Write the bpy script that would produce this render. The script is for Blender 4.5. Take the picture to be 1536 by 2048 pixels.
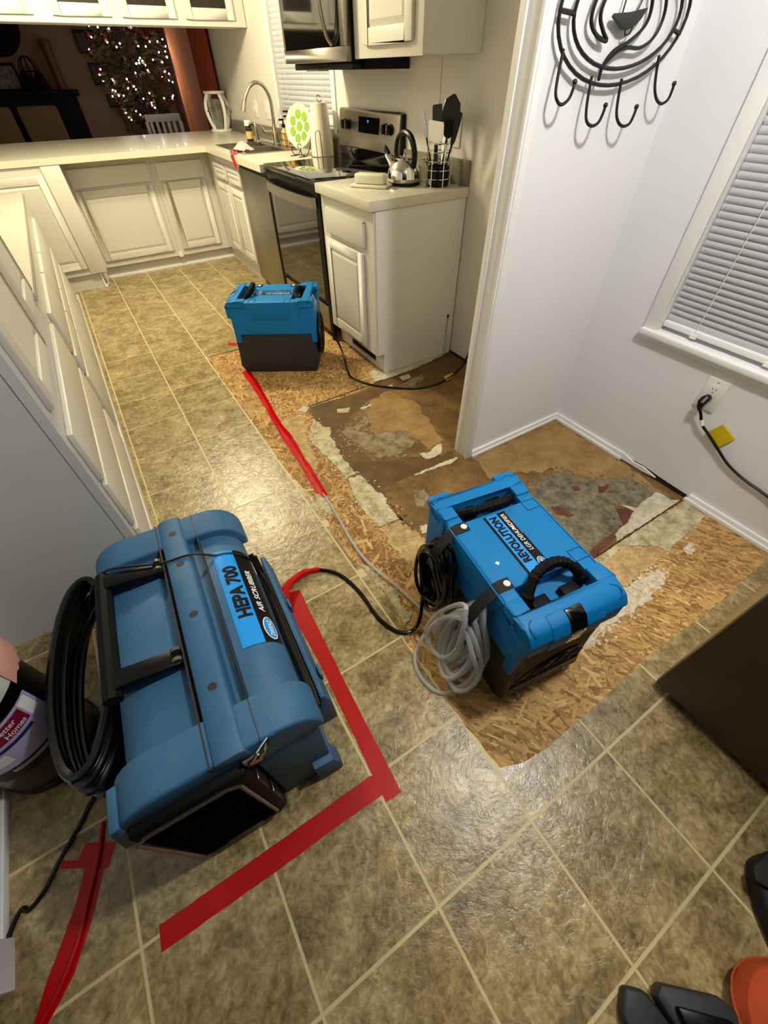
import bpy, bmesh, math, random
from mathutils import Vector, Matrix, noise

for o in list(bpy.data.objects):
    bpy.data.objects.remove(o, do_unlink=True)
SC = bpy.context.scene
COL = SC.collection
R = math.radians
random.seed(7)

# ------------------------------------------------------------------ camera
cam = bpy.data.cameras.new('camera')
cam.sensor_fit = 'HORIZONTAL'
cam.sensor_width = 36.0
cam.lens = 36.0 * 810.855 / 1536.0
cam.clip_start = 0.02
camo = bpy.data.objects.new('camera', cam)
COL.objects.link(camo)
camo.location = (0.22798522, 0.09451333, 1.3380809)
camo.rotation_euler = (R(42.58825174), R(0.60055638), R(-32.2526012))
SC.camera = camo

# ------------------------------------------------------------------ world, lights, exposure
w = bpy.data.worlds.new('night')
SC.world = w
w.use_nodes = True
w.node_tree.nodes['Background'].inputs[0].default_value = (0.02, 0.025, 0.04, 1)
w.node_tree.nodes['Background'].inputs[1].default_value = 0.3
SC.view_settings.view_transform = 'Standard'
SC.view_settings.look = 'None'
SC.view_settings.gamma = 1.0
SC.view_settings.use_curve_mapping = False
SC.view_settings.exposure = 0.0

def lamp(name, loc, power, color, radius):
    l = bpy.data.lights.new(name, 'POINT')
    l.energy = power
    l.color = color
    l.shadow_soft_size = radius
    o = bpy.data.objects.new(name, l)
    COL.objects.link(o)
    o.location = loc
    return o
lamp('dinette_ceiling_light', (1.22, 0.21, 2.22), 76, (1.0, 0.98, 0.94), 0.06)
lamp('kitchen_ceiling_light', (0.68, 3.85, 2.25), 166, (1.0, 0.88, 0.59), 0.13)

# ------------------------------------------------------------------ materials
def lin(c):
    c = c / 255.0
    return c / 12.92 if c <= 0.04045 else ((c + 0.055) / 1.055) ** 2.4
def rgb(r, g, b):
    return (lin(r), lin(g), lin(b), 1.0)
MATS = {}
def mat(name, col, rough=0.5, metal=0.0, spec=0.5, var=0.0, vscale=6.0, bump=0.0, bscale=60.0,
        trans=0.0, coat=0.0, emit=None, estr=0.0, alpha=1.0, ior=1.45, grime=None, gscale=3.0, gamt=0.4):
    """procedural material: base colour with a noise variation, fine bump, optional grime"""
    m = bpy.data.materials.new(name)
    m.use_nodes = True
    nt = m.node_tree
    b = nt.nodes['Principled BSDF']
    L = nt.links.new
    base = rgb(*col)
    b.inputs['Base Color'].default_value = base
    b.inputs['Roughness'].default_value = rough
    b.inputs['Metallic'].default_value = metal
    b.inputs['Specular IOR Level'].default_value = spec
    b.inputs['IOR'].default_value = ior
    if trans: b.inputs['Transmission Weight'].default_value = trans
    if coat: b.inputs['Coat Weight'].default_value = coat
    if alpha < 1: b.inputs['Alpha'].default_value = alpha
    if emit:
        b.inputs['Emission Color'].default_value = rgb(*emit)
        b.inputs['Emission Strength'].default_value = estr
    geo = nt.nodes.new('ShaderNodeNewGeometry')
    if var or grime:
        n = nt.nodes.new('ShaderNodeTexNoise')
        n.inputs['Scale'].default_value = vscale
        n.inputs['Detail'].default_value = 5
        L(geo.outputs['Position'], n.inputs['Vector'])
        mx = nt.nodes.new('ShaderNodeMix'); mx.data_type = 'RGBA'
        mx.inputs[6].default_value = tuple(c * (1 - var) for c in base[:3]) + (1,)
        mx.inputs[7].default_value = tuple(min(1, c * (1 + var)) for c in base[:3]) + (1,)
        L(n.outputs['Fac'], mx.inputs[0])
        out = mx.outputs[2]
        if grime:
            n2 = nt.nodes.new('ShaderNodeTexNoise')
            n2.inputs['Scale'].default_value = gscale
            n2.inputs['Detail'].default_value = 8
            L(geo.outputs['Position'], n2.inputs['Vector'])
            rp = nt.nodes.new('ShaderNodeMapRange')
            rp.inputs[1].default_value = 0.5; rp.inputs[2].default_value = 0.68
            rp.inputs[3].default_value = 0; rp.inputs[4].default_value = gamt
            L(n2.outputs['Fac'], rp.inputs[0])
            m2 = nt.nodes.new('ShaderNodeMix'); m2.data_type = 'RGBA'
            L(rp.outputs[0], m2.inputs[0]); L(out, m2.inputs[6])
            m2.inputs[7].default_value = rgb(*grime)
            out = m2.outputs[2]
        L(out, b.inputs['Base Color'])
    if bump:
        n3 = nt.nodes.new('ShaderNodeTexNoise')
        n3.inputs['Scale'].default_value = bscale
        n3.inputs['Detail'].default_value = 3
        L(geo.outputs['Position'], n3.inputs['Vector'])
        bp = nt.nodes.new('ShaderNodeBump')
        bp.inputs['Strength'].default_value = bump
        bp.inputs['Distance'].default_value = 0.004
        L(n3.outputs['Fac'], bp.inputs['Height'])
        L(bp.outputs[0], b.inputs['Normal'])
    MATS[name] = m
    return m

def tile_mat():
    m = bpy.data.materials.new('stone_print_vinyl'); m.use_nodes = True
    nt = m.node_tree; b = nt.nodes['Principled BSDF']; L = nt.links.new
    geo = nt.nodes.new('ShaderNodeNewGeometry'); oi = nt.nodes.new('ShaderNodeObjectInfo')
    off = nt.nodes.new('ShaderNodeVectorMath'); off.operation = 'MULTIPLY_ADD'
    comb = nt.nodes.new('ShaderNodeCombineXYZ')
    for k in range(3): L(oi.outputs['Random'], comb.inputs[k])
    L(comb.outputs[0], off.inputs[0]); off.inputs[1].default_value = (37, 53, 11); L(geo.outputs['Position'], off.inputs[2])
    def nz(scale, det, rough=0.6, dist=0.0):
        n = nt.nodes.new('ShaderNodeTexNoise'); n.inputs['Scale'].default_value = scale
        n.inputs['Detail'].default_value = det; n.inputs['Roughness'].default_value = rough
        n.inputs['Distortion'].default_value = dist; L(off.outputs[0], n.inputs['Vector']); return n
    n1 = nz(9, 9, 0.68, 0.6); n2 = nz(75, 4, 0.6, 0.3); n3 = nz(28, 5, 0.65, 1.2)
    cr = nt.nodes.new('ShaderNodeValToRGB'); e = cr.color_ramp.elements
    e[0].position = 0.32; e[0].color = rgb(104, 88, 58); e[1].position = 0.70; e[1].color = rgb(204, 186, 138)
    k = cr.color_ramp.elements.new(0.5); k.color = rgb(158, 139, 95)
    ad = nt.nodes.new('ShaderNodeMath'); ad.operation = 'MULTIPLY_ADD'
    L(n3.outputs['Fac'], ad.inputs[0]); ad.inputs[1].default_value = 0.55
    sb = nt.nodes.new('ShaderNodeMath'); sb.operation = 'MULTIPLY_ADD'
    L(n1.outputs['Fac'], sb.inputs[0]); sb.inputs[1].default_value = 0.75; sb.inputs[2].default_value = -0.15
    L(sb.outputs[0], ad.inputs[2]); L(ad.outputs[0], cr.inputs[0])
    mx = nt.nodes.new('ShaderNodeMix'); mx.data_type = 'RGBA'; mx.blend_type = 'MULTIPLY'
    mx.inputs[0].default_value = 0.55; L(cr.outputs[0], mx.inputs[6])
    c2 = nt.nodes.new('ShaderNodeValToRGB'); e2 = c2.color_ramp.elements
    e2[0].position = 0.36; e2[0].color = (0.42, 0.38, 0.30, 1); e2[1].position = 0.6; e2[1].color = (1.0, 1.0, 1.0, 1)
    L(n2.outputs['Fac'], c2.inputs[0]); L(c2.outputs[0], mx.inputs[7])
    L(mx.outputs[2], b.inputs['Base Color'])
    rr = nt.nodes.new('ShaderNodeMapRange'); rr.inputs[3].default_value = 0.14; rr.inputs[4].default_value = 0.30
    L(n2.outputs['Fac'], rr.inputs[0]); L(rr.outputs[0], b.inputs['Roughness'])
    bp = nt.nodes.new('ShaderNodeBump'); bp.inputs['Strength'].default_value = 0.45; bp.inputs['Distance'].default_value = 0.006
    L(ad.outputs[0], bp.inputs['Height'])
    bp2 = nt.nodes.new('ShaderNodeBump'); bp2.inputs['Strength'].default_value = 0.28; bp2.inputs['Distance'].default_value = 0.003
    L(n2.outputs['Fac'], bp2.inputs['Height']); L(bp.outputs[0], bp2.inputs['Normal']); L(bp2.outputs[0], b.inputs['Normal'])
    return m

def attr_mat(name, rough=0.75):
    m = bpy.data.materials.new(name); m.use_nodes = True
    nt = m.node_tree; b = nt.nodes['Principled BSDF']
    a = nt.nodes.new('ShaderNodeAttribute'); a.attribute_name = 'col'
    nt.links.new(a.outputs['Color'], b.inputs['Base Color'])
    b.inputs['Roughness'].default_value = rough
    return m

def patch_mat(name, c1, c2, scale=14, rough=0.85, bump=0.4, c3=None, speck=0.6):
    """weathered sheet: two or three tones mixed by broad and fine noise"""
    m = bpy.data.materials.new(name); m.use_nodes = True
    nt = m.node_tree; b = nt.nodes['Principled BSDF']; L = nt.links.new
    geo = nt.nodes.new('ShaderNodeNewGeometry')
    n = nt.nodes.new('ShaderNodeTexNoise'); n.inputs['Scale'].default_value = scale; n.inputs['Detail'].default_value = 10
    n.inputs['Roughness'].default_value = 0.75; n.inputs['Distortion'].default_value = 0.15
    L(geo.outputs['Position'], n.inputs['Vector'])
    cr = nt.nodes.new('ShaderNodeValToRGB'); e = cr.color_ramp.elements
    e[0].position = 0.38; e[0].color = rgb(*c1); e[1].position = 0.62; e[1].color = rgb(*c2)
    if c3:
        k = e.new(0.72); k.color = rgb(*c3)
    L(n.outputs['Fac'], cr.inputs[0])
    n2 = nt.nodes.new('ShaderNodeTexNoise'); n2.inputs['Scale'].default_value = 150; n2.inputs['Detail'].default_value = 6; n2.inputs['Roughness'].default_value = 0.8
    L(geo.outputs['Position'], n2.inputs['Vector'])
    c2 = nt.nodes.new('ShaderNodeValToRGB'); e2 = c2.color_ramp.elements
    e2[0].position = 0.38; e2[0].color = (0.48, 0.45, 0.42, 1); e2[1].position = 0.58; e2[1].color = (1, 1, 1, 1)
    L(n2.outputs['Fac'], c2.inputs[0])
    mx = nt.nodes.new('ShaderNodeMix'); mx.data_type = 'RGBA'; mx.blend_type = 'MULTIPLY'; mx.inputs[0].default_value = speck
    L(cr.outputs[0], mx.inputs[6]); L(c2.outputs[0], mx.inputs[7]); L(mx.outputs[2], b.inputs['Base Color'])
    b.inputs['Roughness'].default_value = rough
    n3 = nt.nodes.new('ShaderNodeTexNoise'); n3.inputs['Scale'].default_value = 160; n3.inputs['Detail'].default_value = 4
    L(geo.outputs['Position'], n3.inputs['Vector'])
    bp = nt.nodes.new('ShaderNodeBump'); bp.inputs['Strength'].default_value = bump; bp.inputs['Distance'].default_value = 0.002
    L(n3.outputs['Fac'], bp.inputs['Height']); L(bp.outputs[0], b.inputs['Normal'])
    return m

M_TILE = tile_mat()
M_GROUT = mat('pale_grout', (200, 186, 136), 0.45, var=0.12, vscale=30, bump=0.1)
M_WALL = mat('warm_white_wall_paint', (226, 227, 230), 0.75, var=0.03, vscale=2, bump=0.12, bscale=220)
M_KWALL = mat('cream_wall_paint', (214, 209, 200), 0.75, var=0.04, vscale=2, bump=0.12, bscale=200)
M_LWALL = mat('tan_wall_paint', (150, 122, 104), 0.8, var=0.05, vscale=2)
M_CEIL = mat('ceiling_white', (172, 168, 160), 0.9, bump=0.2, bscale=80)
M_TRIM = mat('white_trim_paint', (236, 236, 234), 0.4, var=0.03, bump=0.03)
M_CAB = mat('white_cabinet_paint', (204, 201, 190), 0.42, var=0.03, vscale=3, bump=0.03, bscale=120)
M_BOARD = mat('painted_board', (178, 174, 160), 0.6, var=0.05, vscale=4, bump=0.06, bscale=150)
M_CABW = mat('worn_white_panel', (218, 217, 210), 0.6, var=0.05, vscale=4, bump=0.06, bscale=150)
M_SHADEPANEL = mat('shade_grey_end_panel', (190, 190, 188), 0.6, var=0.04, bump=0.05, bscale=150)  # white panel and frame, greyed to put their shade into the colour
M_CTR = mat('cream_laminate', (206, 201, 182), 0.3, var=0.04, vscale=50, coat=0.1)
M_BS = mat('grey_laminate_splash', (120, 115, 96), 0.35, var=0.12, vscale=30)
M_STEEL = mat('brushed_steel', (150, 144, 134), 0.3, 0.9, var=0.06, vscale=25)
M_STEELD = mat('dark_steel', (120, 112, 98), 0.34, 0.9, var=0.05, vscale=25)
M_CHROME = mat('chrome', (215, 213, 208), 0.12, 1.0)
M_NICKEL = mat('brushed_nickel', (176, 170, 158), 0.25, 1.0)
M_BLACKG = mat('black_glass', (8, 8, 9), 0.06, 0.0, coat=0.6)
M_BLACK = mat('black_plastic', (8, 8, 9), 0.36, spec=0.25, var=0.2)
M_BLACKM = mat('matte_black', (6, 6, 7), 0.6, spec=0.2, bump=0.1)
M_RUBBER = mat('black_cord_rubber', (8, 8, 9), 0.24)
M_IRON = mat('black_iron', (11, 12, 16), 0.45)
M_FRIDGE = mat('fridge_steel_dark', (70, 62, 48), 0.42, 0.55, var=0.08, vscale=15)
M_FRIDGES = mat('fridge_side_tan', (168, 148, 112), 0.5, 0.1, var=0.06)
M_BLUE = mat('blue_moulded_plastic', (3, 115, 180), 0.5, spec=0.3, var=0.06, vscale=8, bump=0.12, bscale=300)
M_BLUED = mat('groove_shade_blue', (14, 86, 138), 0.5, var=0.06, vscale=8, bump=0.12, bscale=300)  # darker copy of the blue, paints shade into moulded grooves and the latch recess
M_BLUEH = mat('dusty_blue_plastic', (50, 95, 132), 0.55, spec=0.35, var=0.10, vscale=7, bump=0.2, bscale=320, grime=(96, 132, 160), gscale=5, gamt=0.25)
M_CHARCOAL = mat('charcoal_plastic', (42, 41, 42), 0.5, var=0.1, bump=0.1, bscale=250)  # charcoal plastic of the base, reused for seams and bolt holes
M_STBLUE = mat('label_blue', (24, 144, 226), 0.3)
M_STBLACK = mat('label_black', (10, 10, 11), 0.5, spec=0.2)
M_WHITE = mat('print_white', (240, 240, 240), 0.4)
M_WHITEP = mat('white_plastic', (228, 226, 218), 0.4)
M_GREYP = mat('print_grey', (150, 156, 160), 0.4)
M_TAPE = mat('red_plastic_tape', (176, 0, 8), 0.4, spec=0.35, var=0.12, vscale=12, bump=0.12, bscale=40)
M_TAPED = mat('red_sheathing_tape_worn', (190, 2, 10), 0.16, var=0.15, vscale=20, bump=0.25, bscale=60)
M_YTAPE = mat('yellow_translucent_tape', (205, 178, 20), 0.3, var=0.2, vscale=40, bump=0.15, bscale=60)
M_HOSE = mat('clear_vinyl_hose', (222, 226, 230), 0.16, trans=0.4, alpha=0.6, ior=1.3)
M_BLIND = mat('white_blind_slat', (222, 226, 232), 0.5)
M_GLASS = mat('window_glass', (200, 210, 215), 0.02, trans=1.0)
M_DGLASS = mat('seeded_dark_glass', (40, 35, 26), 0.4, spec=0.25, var=0.6, vscale=40)
M_BAG = mat('white_liner_film', (205, 205, 200), 0.35, trans=0.2, var=0.1, bump=0.3, bscale=50)
M_PINK = mat('dusty_pink_liner', (196, 146, 132), 0.6, var=0.1)
M_GRILLE = mat('tan_filter_mesh', (138, 122, 96), 0.8, var=0.15, vscale=60)
M_MESH = mat('dull_black_mesh', (6, 6, 6), 0.95, spec=0.05)
M_PAPER = mat('paper_towel', (226, 219, 200), 0.9, bump=0.35, bscale=250)
M_GREEN = mat('leaf_green', (66, 110, 34), 0.6, var=0.4, vscale=25)
M_LIME = mat('lime_print', (122, 160, 30), 0.35, var=0.3, vscale=50)
M_PLATE = mat('cream_ceramic', (206, 208, 176), 0.25, var=0.05)
M_BUTTER = mat('ivory_plastic', (226, 222, 196), 0.3)
M_RAG = mat('pink_cloth', (214, 168, 164), 0.9, var=0.15, vscale=60, bump=0.3)
M_DWOOD = mat('dark_brown_wood', (32, 22, 16), 0.6, var=0.3, vscale=12)
M_CURT = mat('rust_brown_curtain', (150, 62, 36), 0.8, var=0.2, vscale=18)
M_SHEER = mat('pinkish_sheer', (214, 152, 128), 0.85, var=0.12, vscale=60, bump=0.2)
M_PEACH = mat('peach_curtain', (240, 164, 112), 0.85, var=0.08)
M_TAN = mat('tan_upholstery', (130, 108, 70), 0.85, var=0.1, bump=0.2)
M_FOL = mat('dark_tree_foliage', (78, 66, 34), 0.7, var=0.6, vscale=12)
M_RIBBON = mat('dark_red_ornament', (82, 14, 14), 0.5, var=0.4, vscale=30)
M_FRAME = mat('dark_frame', (26, 14, 12), 0.5)
M_ART = patch_mat('framed_print', (60, 34, 28), (124, 84, 62), 22, 0.6, 0.0)
M_PHOTO = patch_mat('photo_print', (40, 32, 30), (134, 118, 108), 26, 0.4, 0.0)
M_GOLD = mat('aged_bronze_wood', (108, 74, 34), 0.5, var=0.3, vscale=30)
M_CREAMG = mat('soap_amber', (204, 170, 112), 0.25, var=0.1)
M_CLEAR = mat('clear_glass', (235, 235, 230), 0.05, trans=0.9)
M_BLUELED = mat('blue_led', (20, 120, 255), 0.5, emit=(40, 140, 255), estr=3.0)
M_BULB = mat('lit_bulb', (255, 240, 235), 0.5, emit=(255, 236, 228), estr=40.0)
M_ORANGE = mat('orange_fabric', (172, 68, 28), 0.85, var=0.12, vscale=80, bump=0.4, bscale=400)
M_NYLON = mat('black_nylon', (16, 16, 17), 0.7, var=0.2, bump=0.3, bscale=300)
M_NYLONG = mat('dusty_black_rubber', (34, 36, 40), 0.55, var=0.3, vscale=25, bump=0.2)
M_CRAN = mat('cranberry_print', (122, 14, 52), 0.4)
M_LAV = mat('lavender_print', (176, 170, 206), 0.4, var=0.06, vscale=20)
M_NAVY = mat('navy_print', (28, 40, 96), 0.4)
M_CANSTEEL = mat('dark_can_steel', (96, 82, 70), 0.3, 0.85, var=0.1, vscale=12)
M_OSBCOL = attr_mat('osb_strands')
M_OSB = patch_mat('osb_board', (122, 82, 40), (176, 128, 70), 40)
M_PB = patch_mat('stained_particleboard', (94, 68, 30), (140, 106, 54), 6, 0.75, 0.35, (160, 126, 72))
M_PBL = patch_mat('light_particleboard', (136, 106, 58), (172, 138, 84), 7, 0.85, 0.3)
M_PBD = patch_mat('dark_glue_particleboard', (78, 55, 20), (112, 80, 34), 8, 0.6, 0.3)
M_GRAYST = patch_mat('grey_mastic_stain', (84, 78, 62), (146, 136, 110), 16, 0.9, 0.5, (170, 160, 134))
M_GRAYST2 = patch_mat('thin_grey_mastic', (110, 92, 62), (166, 152, 120), 18, 0.9, 0.5)
M_RUST = patch_mat('rusty_glue', (72, 36, 14), (112, 62, 26), 20, 0.6, 0.3)
M_CREAM = patch_mat('torn_vinyl_backing', (176, 168, 138), (224, 216, 190), 12, 0.8, 0.5)
M_PAPERG = patch_mat('dirty_vinyl_backing', (150, 140, 100), (226, 216, 176), 16, 0.8, 0.9)
M_TANP = patch_mat('tan_paper_backing', (164, 130, 80), (212, 186, 132), 18, 0.85, 0.5)
M_PLASTER = patch_mat('white_patch_compound', (190, 164, 118), (232, 226, 210), 46, 0.9, 0.6)

# ------------------------------------------------------------------ mesh helpers
ORG = {}
class MB:
    def __init__(s): s.v = []; s.f = []
    def add(s, vs, fs):
        n = len(s.v); s.v += [Vector(v) for v in vs]; s.f += [tuple(i + n for i in f) for f in fs]; return s
    def box(s, x0, x1, y0, y1, z0, z1, mtx=None):
        vs = [Vector((x, y, z)) for z in (z0, z1) for y in (y0, y1) for x in (x0, x1)]
        if mtx: vs = [mtx @ v for v in vs]
        return s.add(vs, [(0, 2, 3, 1), (4, 5, 7, 6), (0, 1, 5, 4), (2, 6, 7, 3), (0, 4, 6, 2), (1, 3, 7, 5)])
    def tube(s, pts, r, n=8, closed=False, flat=1.0):
        pts = [Vector(p) for p in pts]; N = len(pts)
        rs = r if isinstance(r, (list, tuple)) else [r] * N
        vs = []; up = None
        for i, p in enumerate(pts):
            a = pts[(i - 1) % N] if (closed or i > 0) else p
            b = pts[(i + 1) % N] if (closed or i < N - 1) else p
            t = (b - a).normalized()
            if up is None:
                up = t.orthogonal().normalized()
                if abs(t.z) < 0.9: up = (Vector((0, 0, 1)) - t * t.z).normalized()
            else:
                up = (up - t * up.dot(t))
                up = up.normalized() if up.length > 1e-6 else t.orthogonal().normalized()
            q = t.cross(up)
            for k in range(n):
                an = 2 * math.pi * k / n
                vs.append(p + up * (math.cos(an) * rs[i] * flat) + q * (math.sin(an) * rs[i]))
        fs = []
        for i in range(N if closed else N - 1):
            for k in range(n):
                j = (i + 1) % N
                fs.append((i * n + k, i * n + (k + 1) % n, j * n + (k + 1) % n, j * n + k))
        if not closed:
            fs.append(tuple(range(n - 1, -1, -1))); fs.append(tuple((N - 1) * n + k for k in range(n)))
        return s.add(vs, fs)
    def lathe(s, prof, c=(0, 0, 0), n=20, axis='Z', sx=1.0, sy=1.0, mtx=None):
        vs = []
        for r, z in prof:
            for k in range(n):
                a = 2 * math.pi * k / n
                x, y = r * math.cos(a) * sx, r * math.sin(a) * sy
                v = Vector((x, y, z)) if axis == 'Z' else (Vector((z, x, y)) if axis == 'X' else Vector((x, z, y)))
                if mtx: v = mtx @ v
                vs.append(v + Vector(c))
        fs = []; N = len(prof)
        for i in range(N - 1):
            for k in range(n):
                fs.append((i * n + k, i * n + (k + 1) % n, (i + 1) * n + (k + 1) % n, (i + 1) * n + k))
        if prof[0][0] > 1e-5: fs.append(tuple(range(n - 1, -1, -1)))
        if prof[-1][0] > 1e-5: fs.append(tuple((N - 1) * n + k for k in range(n)))
        return s.add(vs, fs)
    def prism(s, poly, a, b, plane='XY'):
        n = len(poly)
        def P(u, v, h):
            return (u, v, h) if plane == 'XY' else ((u, h, v) if plane == 'XZ' else (h, u, v))
        vs = [P(u, v, a) for u, v in poly] + [P(u, v, b) for u, v in poly]
        fs = [tuple(range(n - 1, -1, -1)), tuple(range(n, 2 * n))] + [(i, (i + 1) % n, n + (i + 1) % n, n + i) for i in range(n)]
        return s.add(vs, fs)
    def ball(s, c, r, n=10, sc=(1, 1, 1)):
        prof = [(max(1e-6, r * math.sin(math.pi * i / n)), -r * math.cos(math.pi * i / n)) for i in range(n + 1)]
        return s.lathe(prof, c, n + 4, mtx=Matrix.Diagonal((*sc, 1)))
    def build(s, name, m, parent=None, bevel=0.0, seg=2, smooth=30, world=True, col=None, fn=None, kind=None):
        me = bpy.data.meshes.new(name)
        o0 = ORG.get(parent.name, Vector()) if (parent and world) else Vector()
        bm = bmesh.new()
        bv = [bm.verts.new((fn(v) if fn else v) - o0) for v in s.v]
        for f in s.f:
            try: bm.faces.new([bv[i] for i in f])
            except ValueError: pass
        if len(s.f) < 4000: bmesh.ops.remove_doubles(bm, verts=bm.verts, dist=1e-6)
        bmesh.ops.recalc_face_normals(bm, faces=bm.faces)
        if bevel:
            es = [e for e in bm.edges if len(e.link_faces) == 2 and e.calc_face_angle(0) > 0.5]
            bmesh.ops.bevel(bm, geom=es, offset=bevel, segments=seg, affect='EDGES', profile=0.5, clamp_overlap=True)
        ng = [f for f in bm.faces if len(f.verts) > 4]
        if ng: bmesh.ops.triangulate(bm, faces=ng)
        if smooth:
            for f in bm.faces: f.smooth = True
        bm.to_mesh(me); bm.free()
        if smooth: me.set_sharp_from_angle(angle=R(smooth))
        return link(name, me, m, parent, world, kind)
def link(name, me, m, parent=None, world=True, kind=None):
    o = bpy.data.objects.new(name, me); COL.objects.link(o)
    if m is not None:
        me.materials.clear(); me.materials.append(m)
    if parent:
        o.parent = parent; ORG[o.name] = ORG.get(parent.name, Vector()) if world else Vector()
    if kind: o['kind'] = kind
    return o
def thing(name, label, cat, loc=(0, 0, 0), rotz=0.0, group=None):
    o = bpy.data.objects.new(name, None); COL.objects.link(o)
    o.empty_display_size = 0.05
    o.location = loc; o.rotation_euler = (0, 0, rotz); o['label'] = label; o['category'] = cat
    if group: o['group'] = group
    ORG[o.name] = Vector(loc)
    return o
def tag(o, label, cat, group=None):
    o['label'] = label; o['category'] = cat
    if group: o['group'] = group
    return o
def part_label(o, label):
    o['label'] = label; return o
def structure(o):
    o['kind'] = 'structure'; return o
def smooth_path(pts, n=6, closed=False):
    pts = [Vector(p) for p in pts]; N = len(pts); out = []
    rng = range(N) if closed else range(N - 1)
    for i in rng:
        p0 = pts[(i - 1) % N] if (closed or i > 0) else pts[i]
        p1 = pts[i]; p2 = pts[(i + 1) % N]
        p3 = pts[(i + 2) % N] if (closed or i + 2 < N) else p2
        for k in range(n):
            t = k / n
            out.append(0.5 * ((2 * p1) + (p2 - p0) * t + (2 * p0 - 5 * p1 + 4 * p2 - p3) * t * t + (3 * p1 - p0 - 3 * p2 + p3) * t ** 3))
    if not closed: out.append(pts[-1])
    return out
def text(body, mtx, height, length=None, m=None, name='lettering', parent=None, shear=0.0, bold=0.0, depth=0.0006, fn=None, world=True, center=False):
    """flat lettering: x along the line, y up; mtx places it"""
    cu = bpy.data.curves.new(name, 'FONT'); cu.body = body; cu.size = 1.0; cu.shear = shear; cu.offset = bold
    cu.resolution_u = 3
    to = bpy.data.objects.new('tmp_text', cu); COL.objects.link(to)
    dg = bpy.context.evaluated_depsgraph_get()
    me = bpy.data.meshes.new_from_object(to.evaluated_get(dg))
    bpy.data.objects.remove(to, do_unlink=True); bpy.data.curves.remove(cu)
    if fn:
        bm = bmesh.new(); bm.from_mesh(me); bmesh.ops.triangulate(bm, faces=bm.faces)
        bmesh.ops.subdivide_edges(bm, edges=bm.edges, cuts=2, use_grid_fill=True); bm.to_mesh(me); bm.free()
    xs = [v.co.x for v in me.vertices]; ys = [v.co.y for v in me.vertices]
    sx0, sy0 = min(xs), min(ys); wd, hg = max(xs) - sx0, max(ys) - sy0
    ky = height / hg; kx = length / wd if length else ky
    o0 = ORG.get(parent.name, Vector()) if (parent and world) else Vector()
    for v in me.vertices:
        p = Vector(((v.co.x - sx0) * kx, (v.co.y - sy0) * ky, 0))
        if center: p -= Vector((wd * kx / 2, hg * ky / 2, 0))
        p = mtx @ p
        if fn: p = fn(p)
        v.co = p - o0
    return link(name, me, m, parent, world)
def frame_mtx(o, x, y):
    x = Vector(x).normalized(); y = Vector(y).normalized(); z = x.cross(y)
    return Matrix(((x.x, y.x, z.x, o[0]), (x.y, y.y, z.y, o[1]), (x.z, y.z, z.z, o[2]), (0, 0, 0, 1)))
def children(o): return [c for c in bpy.data.objects if c.parent is o]
def copy_tree(o, parent=None):
    c = o.copy(); COL.objects.link(c); c.parent = parent
    for ch in children(o): copy_tree(ch, c)
    return c
def jag(poly, amp=0.006, step=0.02, seed=0):
    rnd = random.Random(seed); out = []
    n = len(poly)
    for i in range(n):
        a = Vector(poly[i]); b = Vector(poly[(i + 1) % n]); d = b - a; k = max(1, int(d.length / step))
        nr = Vector((-d.y, d.x)).normalized() if d.length > 0 else Vector((0, 0))
        for j in range(k):
            p = a + d * (j / k)
            if j: p = p + nr * rnd.uniform(-amp, amp) + d.normalized() * rnd.uniform(-amp, amp) * 0.4
            out.append((p.x, p.y))
    return out

# ================================================================== ROOM SHELL
XW = 2.08            # face of the long right-hand wall
SUB = -0.004         # top of the bare subfloor; the vinyl face is z = 0
T = 0.3048           # printed tile pitch

floor = structure(MB().box(-2.2, 2.25, -2.2, 8.75, -0.12, SUB).build('floor', M_OSB, smooth=0))
structure(MB().box(-2.2, 2.25, -2.2, 8.75, 2.45, 2.55).build('ceiling', M_CEIL, smooth=0))
W1 = (-0.02, 0.925, 0.60, 1.85)     # dinette window opening: y0 y1 z0 z1
W2 = (3.70, 4.68, 1.06, 2.02)       # kitchen window opening
b = MB()
def wall_seg(y0, y1, z0, z1): b.box(XW, XW + 0.14, y0, y1, z0, z1)
wall_seg(-2.2, W1[0], SUB, 2.45); wall_seg(W1[0], W1[1], SUB, W1[2]); wall_seg(W1[0], W1[1], W1[3], 2.45)
wall_seg(W1[1], 1.275, SUB, 2.45)
structure(b.build('wall_right', M_WALL, smooth=0))
b = MB()
wall_seg(1.275, W2[0], SUB, 2.45); wall_seg(W2[0], W2[1], SUB, W2[2]); wall_seg(W2[0], W2[1], W2[3], 2.45)
wall_seg(W2[1], 6.32, SUB, 2.45)
structure(b.build('wall_kitchen', M_KWALL, smooth=0))
b = MB(); wall_seg(6.32, 8.75, SUB, 2.45)
structure(b.build('wall_living_right', M_LWALL, smooth=0))
structure(MB().box(-2.2, XW, 8.62, 8.75, SUB, 2.45).build('wall_back', M_LWALL, smooth=0))
structure(MB().box(-0.70, -0.578, 0.43, 5.0, SUB, 2.45).build('wall_left', M_WALL, smooth=0))
# stub wall between kitchen and dinette
structure(MB().box(1.432, XW, 1.235, 1.318, SUB, 2.45).build('wall_partition', M_WALL, smooth=0))
structure(MB().box(1.420, 1.433, 1.229, 1.324, SUB, 2.45).build('trim_1', M_TRIM, bevel=0.003))
structure(MB().box(1.414, 1.424, 1.229, 1.240, SUB, 2.45).box(1.414, 1.424, 1.292, 1.303, SUB, 2.45).build('trim_2', M_TRIM, bevel=0.003))
structure(MB().box(1.424, 1.452, 1.226, 1.236, SUB, 2.45).build('trim_3', M_TRIM, bevel=0.002))
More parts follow.
